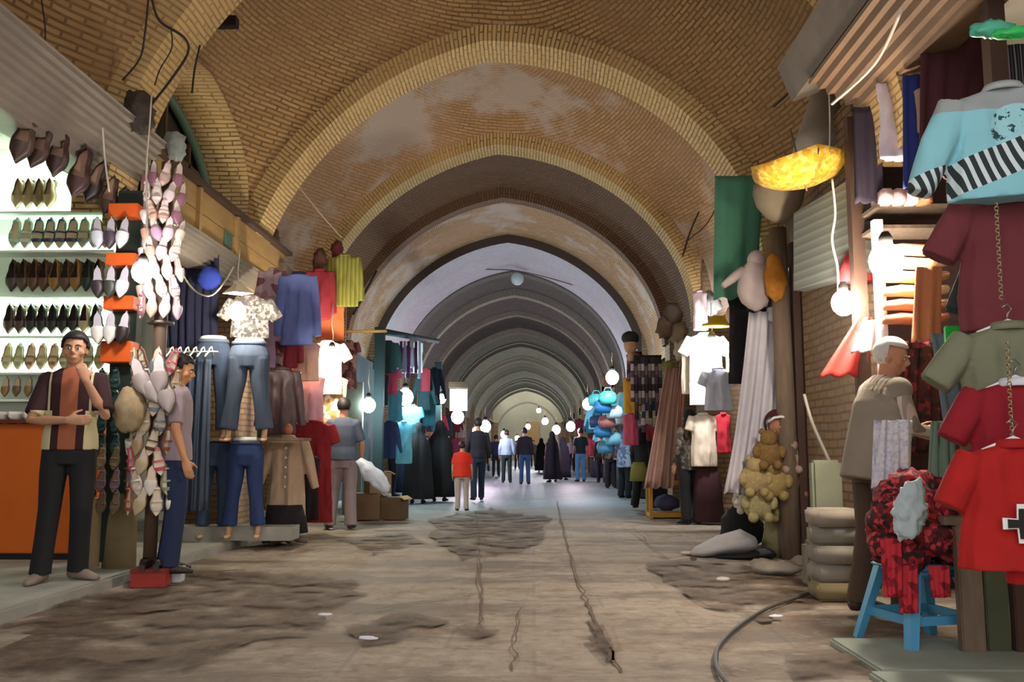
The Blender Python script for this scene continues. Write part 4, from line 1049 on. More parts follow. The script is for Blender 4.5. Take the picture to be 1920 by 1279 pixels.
for k, (x, y, c, s) in enumerate(((497, 470, '#4a3c30', .13), (512, 452, '#6a5848', .11), (600, 488, '#5a3a30', .12), (508, 560, '#8a5a50', .12), (632, 470, '#6a2c2c', .10))):
    bm = bmesh.new(); lump(bm, (0, 0, 0), s, (.8, .7, 1.3), .45, 5, 16, 12, k); single('hanging_bundle', bm, plain(c, .9, .3), ['dark brown bundle at the end of the wooden fascia', 'taupe bundle highest at the fascia end', 'brown bundle between the periwinkle and olive shirts', 'dull pink bundle left of the periwinkle shirt', 'dark red bundle against the olive shirt'][k], 'bundle', loc=P(x, y, 11.9 + .1 * k))
gar('striped_dress', 548, 660, 800, 11.4, .34, stripes(['#8a4a54', '#c8a0a0', '#5a2c34'], 12), 'rose striped dress behind the dark brown jacket', cat='dress', sleeve=('none', 0))
gar('gold_blouse', 600, 640, 700, 12.3, .30, cloth('#d8b070'), 'golden blouse left of the bright bulb', sleeve=('none', 0))
gar('brown_tunic', 655, 640, 730, 12.9, .30, blotch(['#7a4a50', '#4a2c34', '#a07a74'], 16), 'brownish printed tunic right of the bright dress', sleeve=('short', .2))
gar('lilac_tunic', 500, 590, 690, 10.6, .30, cloth('#9a7a9a'), 'lilac tunic behind the faded jeans', sleeve=('none', 0))
# ================================================================ right side
shutter('corrugated_awning', 2.0, 6.35, corr((2.00, 3.66), (2.38, 3.42), 6, .018, (.25, .05)), plain('#7a5f48', .6, .3, 3), 'brown corrugated awning hanging over the tee shirt stall')
bm = bmesh.new(); box(bm, (2.06, 5.0, 3.86), (.22, 3.6, .30), rot=Matrix.Rotation(-.35, 3, 'Y')); single('awning_board', bm, plain('#756a60', .8, .2), 'grey board slanting above the brown awning', 'board', smooth=False)
# grey shutter and corbel on the brick pier
bm = bmesh.new()
A = [P(1488, 400, 7.55), P(1612, 325, 6.6), P(1612, 510, 6.6), P(1488, 545, 7.55)]
vs = [bm.verts.new(p) for p in A] + [bm.verts.new(p + Vector((.12, .05, 0))) for p in A]
for f in ((0, 1, 2, 3), (7, 6, 5, 4), (0, 4, 5, 1), (1, 5, 6, 2), (2, 6, 7, 3), (3, 7, 4, 0)): bm.faces.new([vs[i] for i in f])
single('metal_shutter', bm, stripes(['#74776e', '#82857c', '#6a6d66'], 14, 'Z', .6, .0, 'ribbed_metal'), 'grey green metal shutter on the brick pier under the yellow umbrella', 'shutter', smooth=False)
bm = bmesh.new(); loft(bm, [((0, 0, .34), .22, .20), ((0, 0, .26), .23, .20), ((0, 0, .14), .20, .17), ((0, 0, .05), .13, .12), ((0, 0, 0), .06, .06)], 24); single('plaster_corbel', bm, plain('#8c7d66', .9, .2), 'rounded plaster corbel below the yellow umbrella', 'corbel', loc=P(1462, 415, 8.0))
bm = bmesh.new(); loft(bm, [((0, 0, .55), .10, .10), ((0, 0, .4), .14, .12), ((0, 0, .15), .24, .20), ((0, 0, 0), .28, .24)], 20); single('plaster_corbel', bm, plain('#958a7e', .9, .2), 'greyish plaster cap of the pier above the yellow umbrella', 'corbel', loc=P(1548, 285, 7.6))
# post beside the pier
po = empty('wooden_post', (G(1500, 1015, 0).x, 8.75, 0), 0, 'grey wooden post with a dark edge at the corner of the brick pier', 'post')
po.location = (P(1482, 1000, 8.7).x, 8.7, 0)
bm = bmesh.new(); tube(bm, [(0, 0, 0), (0, 0, 1.4), (-.02, 0, 3.15)], [.10, .09, .085], 10); mk('trunk', bm, WOOD, po)
bm = bmesh.new(); box(bm, (.13, -.02, 1.5), (.09, .10, 3.0)); mk('edge_board', bm, BROWN, po, False)
# green cloth
drape('green_cloth', P(1385, 330, 9.3), P(1378, 560, 9.3), .50, .44, cloth('#4a8066'), 'green cloth hung between the second arch foot and the corbel', 'cloth', n=3, amp=.02)
# yellow umbrella hung open side up
um = empty('yellow_umbrella', P(1502, 318, 6.9), .2, 'yellow umbrella canopy hung like a bowl from the vault', 'umbrella')
bm = bmesh.new(); N = 16; rim = []
rings = []
for j, (r, z) in enumerate(((.02, -.13), (.14, -.12), (.25, -.085), (.33, -.035), (.385, .02))):
    rings.append([bm.verts.new((r * math.cos(2 * PI * k / 32) * (1 if k % 4 else 1.06), r * .8 * math.sin(2 * PI * k / 32), z + (.045 * (1 - abs(math.sin(4 * PI * k / 32))) if j == 4 else 0))) for k in range(32)])
skin(bm, rings, False); bm.faces.new(rings[0]); cano = mk('canopy', bm, blotch(['#d8a028', '#e0b040', '#c89020', '#e8bc58'], 30), um)
md = cano.modifiers.new('s', 'SOLIDIFY'); md.thickness = .006
um.rotation_euler = (math.radians(-8), math.radians(-9), .2)
for k in range(8):
    a = k * PI / 4; bm = bmesh.new(); tube(bm, [(0, 0, -.12), (.22 * math.cos(a), .18 * math.sin(a), -.09), (.38 * math.cos(a), .31 * math.sin(a), .03)], .005, 5); mk('rib', bm, BROWN, um)
bm = bmesh.new(); tube(bm, [(0, 0, -.18), (0, 0, .35)], .008, 6); mk('shaft', bm, METAL, um)
rope('umbrella_cord', [P(1554, 165, 6.9), P(1556, 230, 6.9), P(1555, 285, 6.9)], .006, CORD, 'cord from which the yellow umbrella hangs')
rope('bulb_cord', [P(1560, 335, 6.5), P(1566, 400, 6.5), P(1560, 450, 6.5), P(1570, 500, 6.5), P(1572, 545, 6.5)], .009, CORD, 'twisted pale cord running down to the bulb by the brick pier')
lamp(1582, 568, 6.45, 'bare glowing bulb in front of the brick pier', '#fff6ea', 55, .085)
bm = bmesh.new(); loft(bm, [((0, 0, 0), .13, .13), ((0, 0, .10), .12, .12), ((0, 0, .22), .07, .07)], 18, folds=(6, .05, .0)); single('red_cloth_lantern', bm, cloth('#b83a3e'), 'red cloth shade above the bulb by the brick pier', 'lantern', loc=P(1606, 530, 6.75))
# lamps inside the tee shirt stall
lamp(1662, 490, 5.9, 'brightest bulb inside the tee shirt stall', '#fff0d8', 150, .11)
bm = bmesh.new(); box(bm, (0, 0, 0), (.06, .06, 1.3)); single('white_post', bm, plain('#dfe3ea', .5, .05), 'white post below the brightest bulb', 'post', loc=P(1652, 590, 6.1), smooth=False)
bm = bmesh.new(); tube(bm, [P(1735, 395, 5.4), P(1760, 420, 5.0)], .012); bm.free()
# frame of the stall
fr = empty('market_stall', (0, 0, 0), 0, 'dark wooden frame and shelves of the tee shirt stall', 'stall')
for (x, y) in ((1618, 6.55), (1905, 4.75)):
    a = P(x, 700, y); bm = bmesh.new(); box(bm, (a.x, y, 1.75), (.09, .09, 3.4)); mk('post', bm, BROWN, fr, False)
bm = bmesh.new(); box(bm, (3.3, 6.85, 1.7), (1.35, .05, 3.3)); mk('back_panel', bm, plain('#3a2220', .9, .4, 2), fr, False)
for k, (py, y) in enumerate(((398, 6.4), (436, 6.4))):
    a = P(1632, py, y); bm = bmesh.new(); box(bm, (a.x + .35, y, a.z), (.75, .35, .025)); mk('shelf', bm, WOOD, fr, False)
for k in range(4):
    a = P(1655 + 22 * k, 385, 6.25); bm = bmesh.new(); box(bm, (0, 0, .04), (.09, .22, .11), rz=.1 * k); bevel(bm, .015)
    single('folded_shirt', bm, cloth(['#d8b8b0', '#c8a0a0', '#e0d8d0', '#c88058'][k]), 'folded %s shirt on the upper stall shelf' % ['pale pink', 'rose', 'off white', 'orange'][k], 'shirt', 'folded shirts on the stall shelf', a)
gar('white_slip', 1668, 150, 300, 5.9, .24, cloth('#d8ccd2'), 'small whitish slip hung near the top of the tee shirt stall', cat='underwear', sleeve=('none', 0), rz=.3)
drape('blue_cloth', P(1712, 140, 5.6), P(1716, 352, 5.6), .13, .15, cloth('#24347c'), 'narrow royal blue cloth hanging in the tee shirt stall', 'cloth', n=2, amp=.015)
gar('beige_slip', 1742, 160, 250, 5.5, .22, cloth('#a08878'), 'beige slip hung right of the blue cloth', cat='underwear', sleeve=('none', 0))
drape('dark_cloth', P(1625, 200, 6.2), P(1630, 380, 6.2), .18, .2, cloth('#2a2030'), 'dark cloth hanging left of the whitish slip', 'cloth', n=2, amp=.02)
drape('maroon_cloth', P(1800, 60, 5.4), P(1790, 330, 5.4), .50, .45, cloth('#4a2026'), 'maroon cloth high behind the cyan sweatshirt', 'cloth', n=4, amp=.03)
# lit knitwear rows
for k in range(6):
    a = P(1712, 470 + 26 * k, 6.0); bm = bmesh.new()
    loft(bm, [((-.20, 0, 0), .03, .05), ((-.08, 0, .01), .04, .07), ((.08, 0, .0), .04, .07), ((.22, 0, .02), .03, .05)], 12, hint=(0, 1, 0), folds=(4, .06, .06))
    single('folded_sweater', bm, cloth(['#d8a070', '#e0b888', '#c89068', '#e8c898', '#d0a078', '#b87858'][k]), 'folded %s sweater in the lit stack below the brightest bulb, %s from the top' % (['peach', 'cream', 'tan', 'pale yellow', 'beige', 'rust'][k], NTH[k]), 'sweater', 'folded sweaters in the lit stack', a)
drape('peach_towel', P(1742, 500, 5.7), P(1736, 640, 5.7), .16, .18, cloth('#c07850'), 'peach towel at the right edge of the lit sweater stack', 'cloth', n=2, amp=.02)
drape('crimson_scarf', P(1738, 640, 6.2), P(1732, 850, 6.2), .30, .34, blotch(['#4a1822', '#2a1418', '#7a2a34', '#3a2a20'], 22), 'dark crimson patterned scarves behind the folded cloth bag', 'scarf', n=4, amp=.03)
drape('coral_cloth', P(1622, 595, 6.5), P(1580, 705, 6.5), .10, .34, cloth('#cc4038'), 'coral red cloth spreading behind the white haired person', 'cloth', n=2, amp=.02)
drape('white_cloth', P(1634, 600, 6.3), P(1622, 660, 6.3), .12, .20, cloth('#d8d4d0'), 'white cloth between the coral cloth and the white haired person', 'cloth', n=2, amp=.02)
drape('grey_cloth', P(1768, 625, 4.7), P(1800, 800, 4.7), .12, .16, cloth('#6a7480'), 'slate grey cloth hanging behind the green packet', 'cloth', n=2, amp=.02)
drape('sage_scarf', P(1765, 790, 4.9), P(1768, 965, 4.9), .12, .16, cloth('#6f8474'), 'sage green scarf hanging above the red bundle', 'scarf', n=3, amp=.02)
bm = bmesh.new(); box(bm, (0, 0, 0), (.085, .03, .11)); box(bm, (-.0, .0, -.10), (.05, .025, .12)); bevel(bm, .006); single('green_packet', bm, plain('#28c84a', .4, .1), 'bright green packet clipped between the grey cloth and the olive tee shirt', 'packet', loc=P(1788, 632, 4.5), smooth=False)
# the hanging tee shirts
SW = NT('printed_sweatshirt'); _v = SW.coord('Object'); _s = SW.n('ShaderNodeSeparateXYZ'); SW.l(_v, _s.inputs[0])
_a = SW.n('ShaderNodeMath', operation='MULTIPLY_ADD'); SW.l(_s.outputs[0], _a.inputs[0]); _a.inputs[1].default_value = 24; 
_b = SW.n('ShaderNodeMath', operation='MULTIPLY'); SW.l(_s.outputs[2], _b.inputs[0]); _b.inputs[1].default_value = 9; SW.l(_b.outputs[0], _a.inputs[2])
_f = SW.n('ShaderNodeMath', operation='FRACT'); SW.l(_a.outputs[0], _f.inputs[0])
_st = SW.ramp(_f.outputs[0], [(0, '#2c3638'), (.55, '#d2e2e4')], 'CONSTANT')
_u = SW.n('ShaderNodeMath', operation='MULTIPLY_ADD'); SW.l(_s.outputs[0], _u.inputs[0]); _u.inputs[1].default_value = -.35; SW.l(_s.outputs[2], _u.inputs[2])
_lo = SW.n('ShaderNodeMath', operation='COMPARE'); SW.l(_u.outputs[0], _lo.inputs[0]); _lo.inputs[1].default_value = -.33; _lo.inputs[2].default_value = .075
_sk = SW.ramp(SW.noise(_v, 22, 4, .7), [(.50, '#9ed4dc'), (.56, '#2a4a50')], 'CONSTANT')
_ds = SW.n('ShaderNodeVectorMath', operation='DISTANCE'); SW.l(_v, _ds.inputs[0]); _ds.inputs[1].default_value = (.02, -.05, -.20)
_in = SW.n('ShaderNodeMath', operation='LESS_THAN'); SW.l(_ds.outputs['Value'], _in.inputs[0]); _in.inputs[1].default_value = .105
_hi = SW.n('ShaderNodeMath', operation='GREATER_THAN'); SW.l(_s.outputs[2], _hi.inputs[0]); _hi.inputs[1].default_value = -.115
_c = SW.mix(_hi.outputs[0], '#8ccbd6', '#9aa2a2'); _c = SW.mix(_in.outputs[0], _c, _sk); _c = SW.mix(_lo.outputs[0], _c, _st)
SW.l(_c, SW.b.inputs['Base Color']); SW.b.inputs['Roughness'].default_value = .9
g0 = garment('sweatshirt', P(1880, 165, 3.85), .58, .50, SW.m, 'pale cyan sweatshirt with a dark drawn print and black and white stripes', 'sweatshirt', sleeve=('long', .38), depth=.13, collar=cloth('#a9b0ae'), vox=.010, rz=-.15, neck=.30)
garment('tee_shirt', P(1892, 362, 3.98), .56, .62, cloth('#6e2e34'), 'dusky maroon tee shirt hanging below the cyan sweatshirt', 'shirt', sleeve=('short', .5), depth=.12, vox=.010, rz=-.1, hanger=None, neck=.3)
garment('tee_shirt', P(1905, 478, 4.15), .50, .60, cloth('#2c3634'), 'dark green black tee shirt behind the chain on the right', 'shirt', sleeve=('short', .4), depth=.12, vox=.010, rz=-.1)
garment('tee_shirt', P(1890, 610, 3.80), .50, .52, cloth('#76785f'), 'olive grey tee shirt on a white hanger right of the green packet', 'shirt', sleeve=('short', .62), depth=.12, vox=.010, rz=-.1, hanger='white hanger holding the olive grey tee shirt', neck=.3)
garment('tee_shirt', P(1904, 715, 3.72), .46, .50, cloth('#8a0f20'), 'deep crimson tee shirt between the olive one and the bright red one', 'shirt', sleeve=('short', .5), depth=.12, vox=.010, rz=-.1, collar=cloth('#d8d8e0'), hanger='white hanger at the neck of the deep crimson tee shirt', neck=.3)
rt = garment('tee_shirt', P(1900, 830, 3.55), .46, .48, cloth('#a81410'), 'bright red tee shirt with a black and white cross emblem', 'shirt', sleeve=('short', .42), depth=.12, vox=.009, rz=-.1, collar=cloth('#a01414'), hanger='white hanger at the neck of the bright red tee shirt', neck=.3, flare=1.12)
def cross(s, y, m, nm, parent, at):
    bm = bmesh.new(); w, L_ = .26 * s, s
    pl = [(-w, -L_), (w, -L_), (w * 1.15, -w), (L_, -w * 1.15), (L_, w * 1.15), (w * 1.15, w), (w, L_), (-w, L_), (-w * 1.15, w), (-L_, w * 1.15), (-L_, -w * 1.15), (-w * 1.15, -w)]
    pl = [(x + at[0], z + at[1]) for x, z in pl]
    prism(bm, pl, y, y - .004); return mk(nm, bm, m, parent, False)
cross(.072, -.088, WHITE, 'emblem_edge', rt, (-.02, -.30)); 
bm = bmesh.new(); 
cross(.055, -.094, DARK, 'emblem_cross', rt, (-.02, -.30)); bm.free()
gar('red_tee', 1925, 1005, 1095, 3.6, .22, cloth('#b01416'), 'red garment with a white hem at the right frame edge', sleeve=('none', 0))
# chain and small things
for (x0, y0, y1, Y, nm) in ((1868, 380, 560, 3.7, 'pale chain hanging in front of the maroon tee shirt'), (1888, 640, 820, 3.6, 'pale chain hanging over the olive tee shirt')):
    bm = bmesh.new(); a = P(x0, y0, Y); b = P(x0 + 10, y1, Y); n = 26
    for k in range(n):
        p = a.lerp(b, k / n); q_ = a.lerp(b, (k + 1.25) / n); s = .008; o = Vector((s, 0, 0)) if k % 2 else Vector((0, s, 0))
        tube(bm, [p, p + o * 1 + (q_ - p) * .3, p + o + (q_ - p) * .7, q_, p - o + (q_ - p) * .7, p - o + (q_ - p) * .3, p], .0025, 4)
    single('chain', bm, plain('#c0b088', .4, .1, 5, .4), nm, 'chain')
bm = bmesh.new(); lump(bm, (0, 0, 0), .08, (1.3, .5, .5), .4); single('turquoise_wrap', bm, plain('#58b89c', .4, .3), 'turquoise green wrapping high at the right frame edge', 'wrapping', loc=P(1860, 55, 4.0))
bm = bmesh.new(); lump(bm, (0, 0, 0), .07, (1.6, .5, .35), .4); single('green_tube', bm, plain('#3ccf6a', .4, .3), 'bright green strip at the upper right frame edge', 'wrapping', loc=P(1905, 62, 3.9))
drape('netting', P(1900, 85, 5.2), P(1905, 165, 5.2), .34, .34, stripes(['#1c1a20', '#4a4850', '#1c1a20', '#8a8890'], 30, 'X'), 'dark checked netting above the cyan sweatshirt', 'netting', n=3, amp=.01)
garment('brown_bow_top', P(1885, 555, 4.0), .34, .16, cloth('#7a3c2c'), 'rust brown top showing between the dark tee shirt and the olive one', 'shirt', sleeve=('none', 0))

# ---- white haired person
STRV = stripes(['#93877c', '#c8b8aa', '#7a6a60', '#b8a294'], 16, 'X')
op = G(1652, 1150, .03)
old = person('person', (op.x, op.y, .03), PI / 2 + PI * .05, 'white haired person in a stone grey waistcoat and brown trousers looking into the stall', 1.70, shirt=STRV, pants=cloth('#4f3d30'), shoes='#3a2420', sleeve='long', hair='bald', hairm=WHITEH,
             skinm=plain('#c88a68', .6, .08, 8), lean=.22, turn=-.75, nod=.12, girth=1.18, legw=1.1, vox=.009, hem=.92,
             pose=dict(er=(.23, -.16, 1.15), wr=(.16, -.40, 1.12), dr=(0, -1, .15), el=(-.23, -.14, 1.13), wl=(-.18, -.38, 1.08), dl=(0, -1, -.1), nl=(1, 0, -.3), nr=(-1, 0, -.3), kl=(-.09, -.07, .5), kr=(.10, .0, .5), al=(-.10, -.10, .09), ar=(.10, .08, .09)))
bm = bmesh.new(); RL = Matrix.Rotation(.22, 3, 'X')
def _up(z, y=0): o = Vector((0, 0, .95)); return o + RL @ (Vector((0, y, z)) - o)
loft(bm, [(_up(.80), .222, .178), (_up(.95), .222, .178), (_up(1.12), .222, .172), (_up(1.28), .222, .165), (_up(1.40), .205, .125), (_up(1.455), .12, .09), (_up(1.475), .09, .075)], 26, folds=(5, .03, .01))
for s in (-1, 1): ball(bm, _up(1.38) + Vector((s * .165, 0, 0)), .085, 14, 10)
vst = mk('waistcoat', bm, cloth('#8d8375'), old); remesh(vst, .011, 3)
_hc = RL @ (Vector((0, -.015, 1.605)) - Vector((0, 0, .95))) + Vector((0, 0, .95)) + Vector((0, -.004, 0)); _HR = Matrix.Rotation(-.75, 3, 'Z') @ Matrix.Rotation(.11 + .12, 3, 'X')
bm = bmesh.new(); ball(bm, _hc + _HR @ Vector((0, .03, .035)), .105, 18, 12, (.88, .95, .95), _HR)
bmesh.ops.delete(bm, geom=[v for v in bm.verts if (_HR.inverted() @ (v.co - _hc)).y < -.01 and (_HR.inverted() @ (v.co - _hc)).z < .085 or (_HR.inverted() @ (v.co - _hc)).y < -.055], context='VERTS')
hb = mk('hair_back', bm, WHITEH, old); md = hb.modifiers.new('s', 'SOLIDIFY'); md.thickness = .014
drape('folded_cloth_bag', P(1683, 788, 5.15), P(1676, 915, 5.12), .18, .21, blotch(['#d4d0dc', '#dcd8e0', '#c8c4d4', '#e4dede'], 60), 'whitish folded cloth bag carried by the white haired person', 'bag', n=3, amp=.028, thick=.07, seed=2)
# ---- blue stool with its load
sc_ = Vector((2.02, 4.93, 0)); stl = empty('plastic_stool', sc_, math.radians(14), 'light blue plastic stool under the red plaid bundle', 'stool')
BLU = plain('#4f9cc4', .4, .06)
bm = bmesh.new(); box(bm, (0, 0, .40), (.34, .34, .03)); box(bm, (0, 0, .375), (.30, .30, .04)); bevel(bm, .012, 2); mk('seat', bm, BLU, stl)
for sx in (-1, 1):
    for sy in (-1, 1):
        bm = bmesh.new(); A_ = Vector((sx * .13, sy * .13, .39)); B_ = Vector((sx * .225, sy * .225, .0))
        loft(bm, [(A_, .045, .035), (A_.lerp(B_, .5), .040, .030), (B_, .034, .026)], 4, hint=(sx, sy, 0)); flat_shade(mk('leg', bm, BLU, stl))
for sx, sy in ((0, -1), (0, 1), (-1, 0), (1, 0)):
    bm = bmesh.new(); box(bm, (sx * .178, sy * .178, .15), (.36 if sx == 0 else .02, .36 if sy == 0 else .02, .045)); mk('stretcher', bm, BLU, stl, False)
PLD = blotch(['#6a101c', '#8c1420', '#3a1014', '#a01c28', '#521018', '#241214', '#c04048'], 44)
bm = bmesh.new(); lump(bm, (0, 0, .0), .24, (.98, .85, .95), .22, 5, 36, 24, 3)
for k in range(9): lump(bm, (.17 * math.cos(k * .8), .15 * math.sin(k * .8) - .05, -.10 - .05 * (k % 3)), .10, (1, .8, .9), .3, 5, 14, 10, k)
single('plaid_bundle', bm, PLD, 'heap of dark red plaid cloth piled on the blue stool', 'cloth', loc=(sc_.x, sc_.y, .665))
for k, (x, y0, y1) in enumerate(((1670, 1010, 1120), (1700, 1060, 1150), (1760, 1060, 1120))):
    drape('plaid_scarf', P(x, y0, 4.68), P(x + 3, y1, 4.66), .10, .08, blotch(['#a0182a', '#7a1420', '#c02c3a'], 24), 'crimson scarf end hanging off the plaid bundle, %s from the left' % NTH[k], 'scarf', 'scarf ends on the bundle', n=2, amp=.015, across=(1, -.2, 0))
bm = bmesh.new(); lump(bm, (0, 0, 0), .105, (.72, .5, 1.35), .42, 4, 36, 26, 2); single('white_cloth_wad', bm, cloth('#c2d4d8'), 'crumpled whitish cloth lying on the plaid bundle', 'cloth', loc=P(1706, 962, 4.62)); bpy.context.scene.objects['white_cloth_wad'].rotation_euler = (0, .25, 0)
# trunk-like stall leg and slab
tk = empty('stall_counter', (P(1885, 1150, 4.55).x, 4.65, 0), 0, 'dark board counter under the red tee shirts', 'counter')
for k in range(4):
    bm = bmesh.new(); box(bm, (-.12 + .13 * k, .02 * (k % 2), .32), (.115, .06, .62)); bevel(bm, .006); mk('board', bm, [WOOD, plain('#4d5138', .8, .2), BROWN, WOOD][k], tk, False)
bm = bmesh.new(); box(bm, (.15, .25, .65), (.75, .5, .04)); mk('top', bm, WOOD, tk, False)

# ---- sacks, slab, rubble
for k in range(5):
    bm = bmesh.new(); box(bm, (0, 0, .062), (.30 - .01 * (k % 2), .24, .118), rz=.08 * math.sin(k * 2)); bevel(bm, .016, 2)
    for v in bm.verts: v.co += Vector((noise.noise(v.co * 9 + Vector((k, 0, 0))), noise.noise(v.co * 9 + Vector((0, k, 0))), 0)) * .012
    single('paper_sack', bm, plain(['#8c7c5a', '#958c80', '#8f877c', '#8a8478', '#9a8e80'][k], .9, .2), 'greyish paper sack in the stack by the brown trousers, %s' % ['at the bottom', 'second from the bottom', 'in the middle', 'second from the top', 'topmost'][k], 'sack', 'stacked paper sacks', (P(1566, 1100, 6.35).x, 6.35 + .02 * (k % 2), .122 * k))
bm = bmesh.new(); box(bm, (0, 0, .30), (.22, .10, .60)); bevel(bm, .02); single('stone_slab', bm, plain('#8c8e78', .85, .15), 'greenish stone slab standing behind the paper sacks', 'slab', loc=(P(1548, 940, 6.9).x, 6.88, .33), smooth=False)
bm = bmesh.new(); box(bm, (0, 0, .17), (.36, .14, .34)); bevel(bm, .03); single('stone_block', bm, plain('#6e6a5a', .9, .2), 'rough block carrying the greenish slab', 'block', loc=(P(1548, 940, 6.9).x, 6.90, 0), smooth=False)
for k, (x, y, s, c) in enumerate(((1455, 1078, .17, '#8d857a'), (1428, 1060, .08, '#9a8f80'), (1505, 1060, .10, '#847868'), (1520, 1020, .09, '#a8a498'), (1355, 1090, .045, '#c8c0b4'), (1540, 1100, .09, '#a8995a'), (1480, 1030, .10, '#6a6250'), (1430, 1032, .07, '#7a705c'), (1300, 1050, .03, '#5a4a3a'))):
    bm = bmesh.new(); lump(bm, (0, 0, s * .28), s, (1.1, .9, .35 + .1 * (k % 3)), .35, 5, 14, 10, k)
    single('stone', bm, plain(c, .9, .25), ['flat grey stone', 'small pale stone', 'brownish stone', 'light grey stone', 'little white pebble', 'yellowish rubble stone', 'dark stone', 'earthy stone', 'dark pebble'][k] + ' on the dirt ' + ['left of the sacks', 'beside the flat stone', 'at the foot of the wooden post', 'behind the paper sacks', 'in front of the white sack', 'at the foot of the paper sacks', 'under the soft toys', 'next to the cloth covered stump', 'nearest the middle of the lane'][k], 'stone', loc=G(x, y))
# hose
rope('black_hose', [G(1535, 1108, .03), G(1500, 1118, .02), G(1440, 1140, .018), G(1390, 1170, .018), G(1352, 1205, .018), G(1342, 1235, .018), G(1350, 1262, .018), G(1372, 1290, .018), G(1400, 1330, .018)], .012, plain('#4c4842', .6), 'grey black hose curving over the paving from the sacks', 'hose')
for k, (x, y, s) in enumerate(((690, 1200, .035), (610, 1155, .03), (620, 992, .02), (1455, 1158, .03), (930, 905, .03))):
    bm = bmesh.new(); lump(bm, (0, 0, s * .25), s, (1.5, .9, .3), .4, 5, 10, 8, k); single('litter', bm, plain('#d8dae6', .6), ['crumpled white scrap left of the centre joint', 'small white scrap near the left stain', 'tiny scrap by the slate blue person', 'white scrap beside the hose', 'pale scrap far down the lane'][k], 'litter', loc=G(x, y, .01))

# ---- scarf stall on the right
drape('long_white_scarf', P(1440, 585, 9.0), P(1398, 925, 8.7), .36, .42, cloth('#d0cad0'), 'long pale grey white scarf sweeping down from the post', 'scarf', n=4, amp=.045, seed=1, curve=(.02, 0, -.05))
drape('pink_scarf', P(1474, 640, 9.3), P(1420, 915, 9.1), .20, .16, cloth('#a88a84'), 'dusty pink scarf half hidden behind the long white one', 'scarf', n=3, amp=.03, seed=2)
bm = bmesh.new(); lump(bm, (0, 0, 0), .16, (1, .7, .75), .2); single('white_bonnet', bm, cloth('#c4ccd0'), 'whitish cloth bundle at the top of the long white scarf', 'cloth', loc=P(1466, 592, 9.0))
for (x0, x1, y, Y) in ((1380, 1392, 930, 8.9),): 
    bm = bmesh.new(); lump(bm, (0, 0, 0), .085, (1, .8, 1), .2); single('scarf_knot', bm, cloth('#bdb4b4'), 'pale knot at the bottom of the long white scarf', 'cloth', loc=P(x1, y, Y))
gar('black_dress', 1400, 545, 720, 9.6, .48, cloth('#181216'), 'black dress hanging behind the long white scarf', cat='dress', sleeve=('none', 0), flare=1.1)
bm = bmesh.new(); lump(bm, (0, 0, 0), .22, (.75, .6, 1.15), .15, 3); 
ball(bm, (.02, 0, .24), .10, 14, 10, (.9, .9, 1.1)); tube(bm, [(-.12, 0, .15), (-.24, -.05, .05), (-.33, -.08, -.02)], [.05, .045, .03], 8); single('white_dummy', bm, cloth('#c0aeaa'), 'pinkish white padded dummy hung in front of the green cloth', 'mannequin', loc=P(1416, 535, 8.8))
bm = bmesh.new(); lump(bm, (0, 0, 0), .17, (.6, .5, 1.35), .25, 4); single('orange_toy', bm, plain('#c47f24', .9, .25, 20), 'orange yellow stuffed toy against the wooden post', 'toy', loc=P(1454, 524, 8.6))
bm = bmesh.new(); ball(bm, (0, 0, 0), .11, 14, 10, (1, .9, 1.15)); tube(bm, [(0, 0, -.1), (0, 0, -.22)], .05, 10); single('pale_head_form', bm, plain('#d8ac94', .6), 'pale head form left of the white dummy', 'mannequin', loc=P(1380, 590, 9.8))
# plush toys pile
for k, (x, y, s, c) in enumerate(((1440, 850, .13, '#8a6a3c'), (1415, 900, .13, '#b8a070'), (1450, 905, .14, '#a8905a'), (1422, 945, .14, '#b4a878'), (1480, 860, .12, '#b89a86'), (1492, 905, .12, '#a86a54'), (1460, 955, .10, '#8c8450'), (1500, 850, .08, '#6a2a24'), (1395, 940, .10, '#c8c0b0'))):
    bm = bmesh.new(); lump(bm, (0, 0, 0), s, (1, .8, 1.05), .18, 4, 16, 12, k); ball(bm, (0, -s * .3, s * 1.05), s * .62, 12, 8)
    for sg in (-1, 1):
        ball(bm, (sg * s * .45, -s * .2, s * 1.55), s * .24, 8, 6); ball(bm, (sg * s * .9, -s * .4, s * .1), s * .32, 8, 6, (1, 1, 1.5)); ball(bm, (sg * s * .5, -s * .6, -s * .85), s * .36, 8, 6, (1, 1.4, 1))
    single('soft_toy', bm, plain(c, .95, .3, 30, bump=.4), ['brown', 'sand coloured', 'golden', 'yellowish cream', 'pinkish beige', 'rusty', 'olive', 'small dark red', 'off white'][k] + ' soft toy in the heap ' + ['at the top left', 'on the left', 'in the middle', 'lowest on the left', 'at the top right', 'on the right', 'at the bottom', 'under the red hooded doll', 'beside the scarf knot'][k], 'toy', 'soft toys heaped by the post', P(x, y, 8.6 + .03 * k))
dl = empty('hooded_doll', P(1458, 800, 8.75), 0, 'doll head with a dark red hood and white band above the soft toys', 'doll')
bm = bmesh.new(); ball(bm, (0, 0, 0), .10, 16, 12, (.9, .95, 1.1)); ball(bm, (0, -.09, -.01), .02, 8, 6); mk('head', bm, plain('#a8705a', .6), dl)
bm = bmesh.new(); ball(bm, (0, .02, .03), .125, 16, 12, (1, 1, 1.1)); bmesh.ops.delete(bm, geom=[v for v in bm.verts if v.co.y < -.05 and v.co.z < .09], context='VERTS'); mk('hood', bm, cloth('#4a1a1c'), dl)
bm = bmesh.new(); tube(bm, [(-.10, -.06, .04), (-.06, -.11, .08), (0, -.125, .09), (.06, -.11, .08), (.10, -.06, .04)], .014, 6); mk('headband', bm, WHITE, dl)
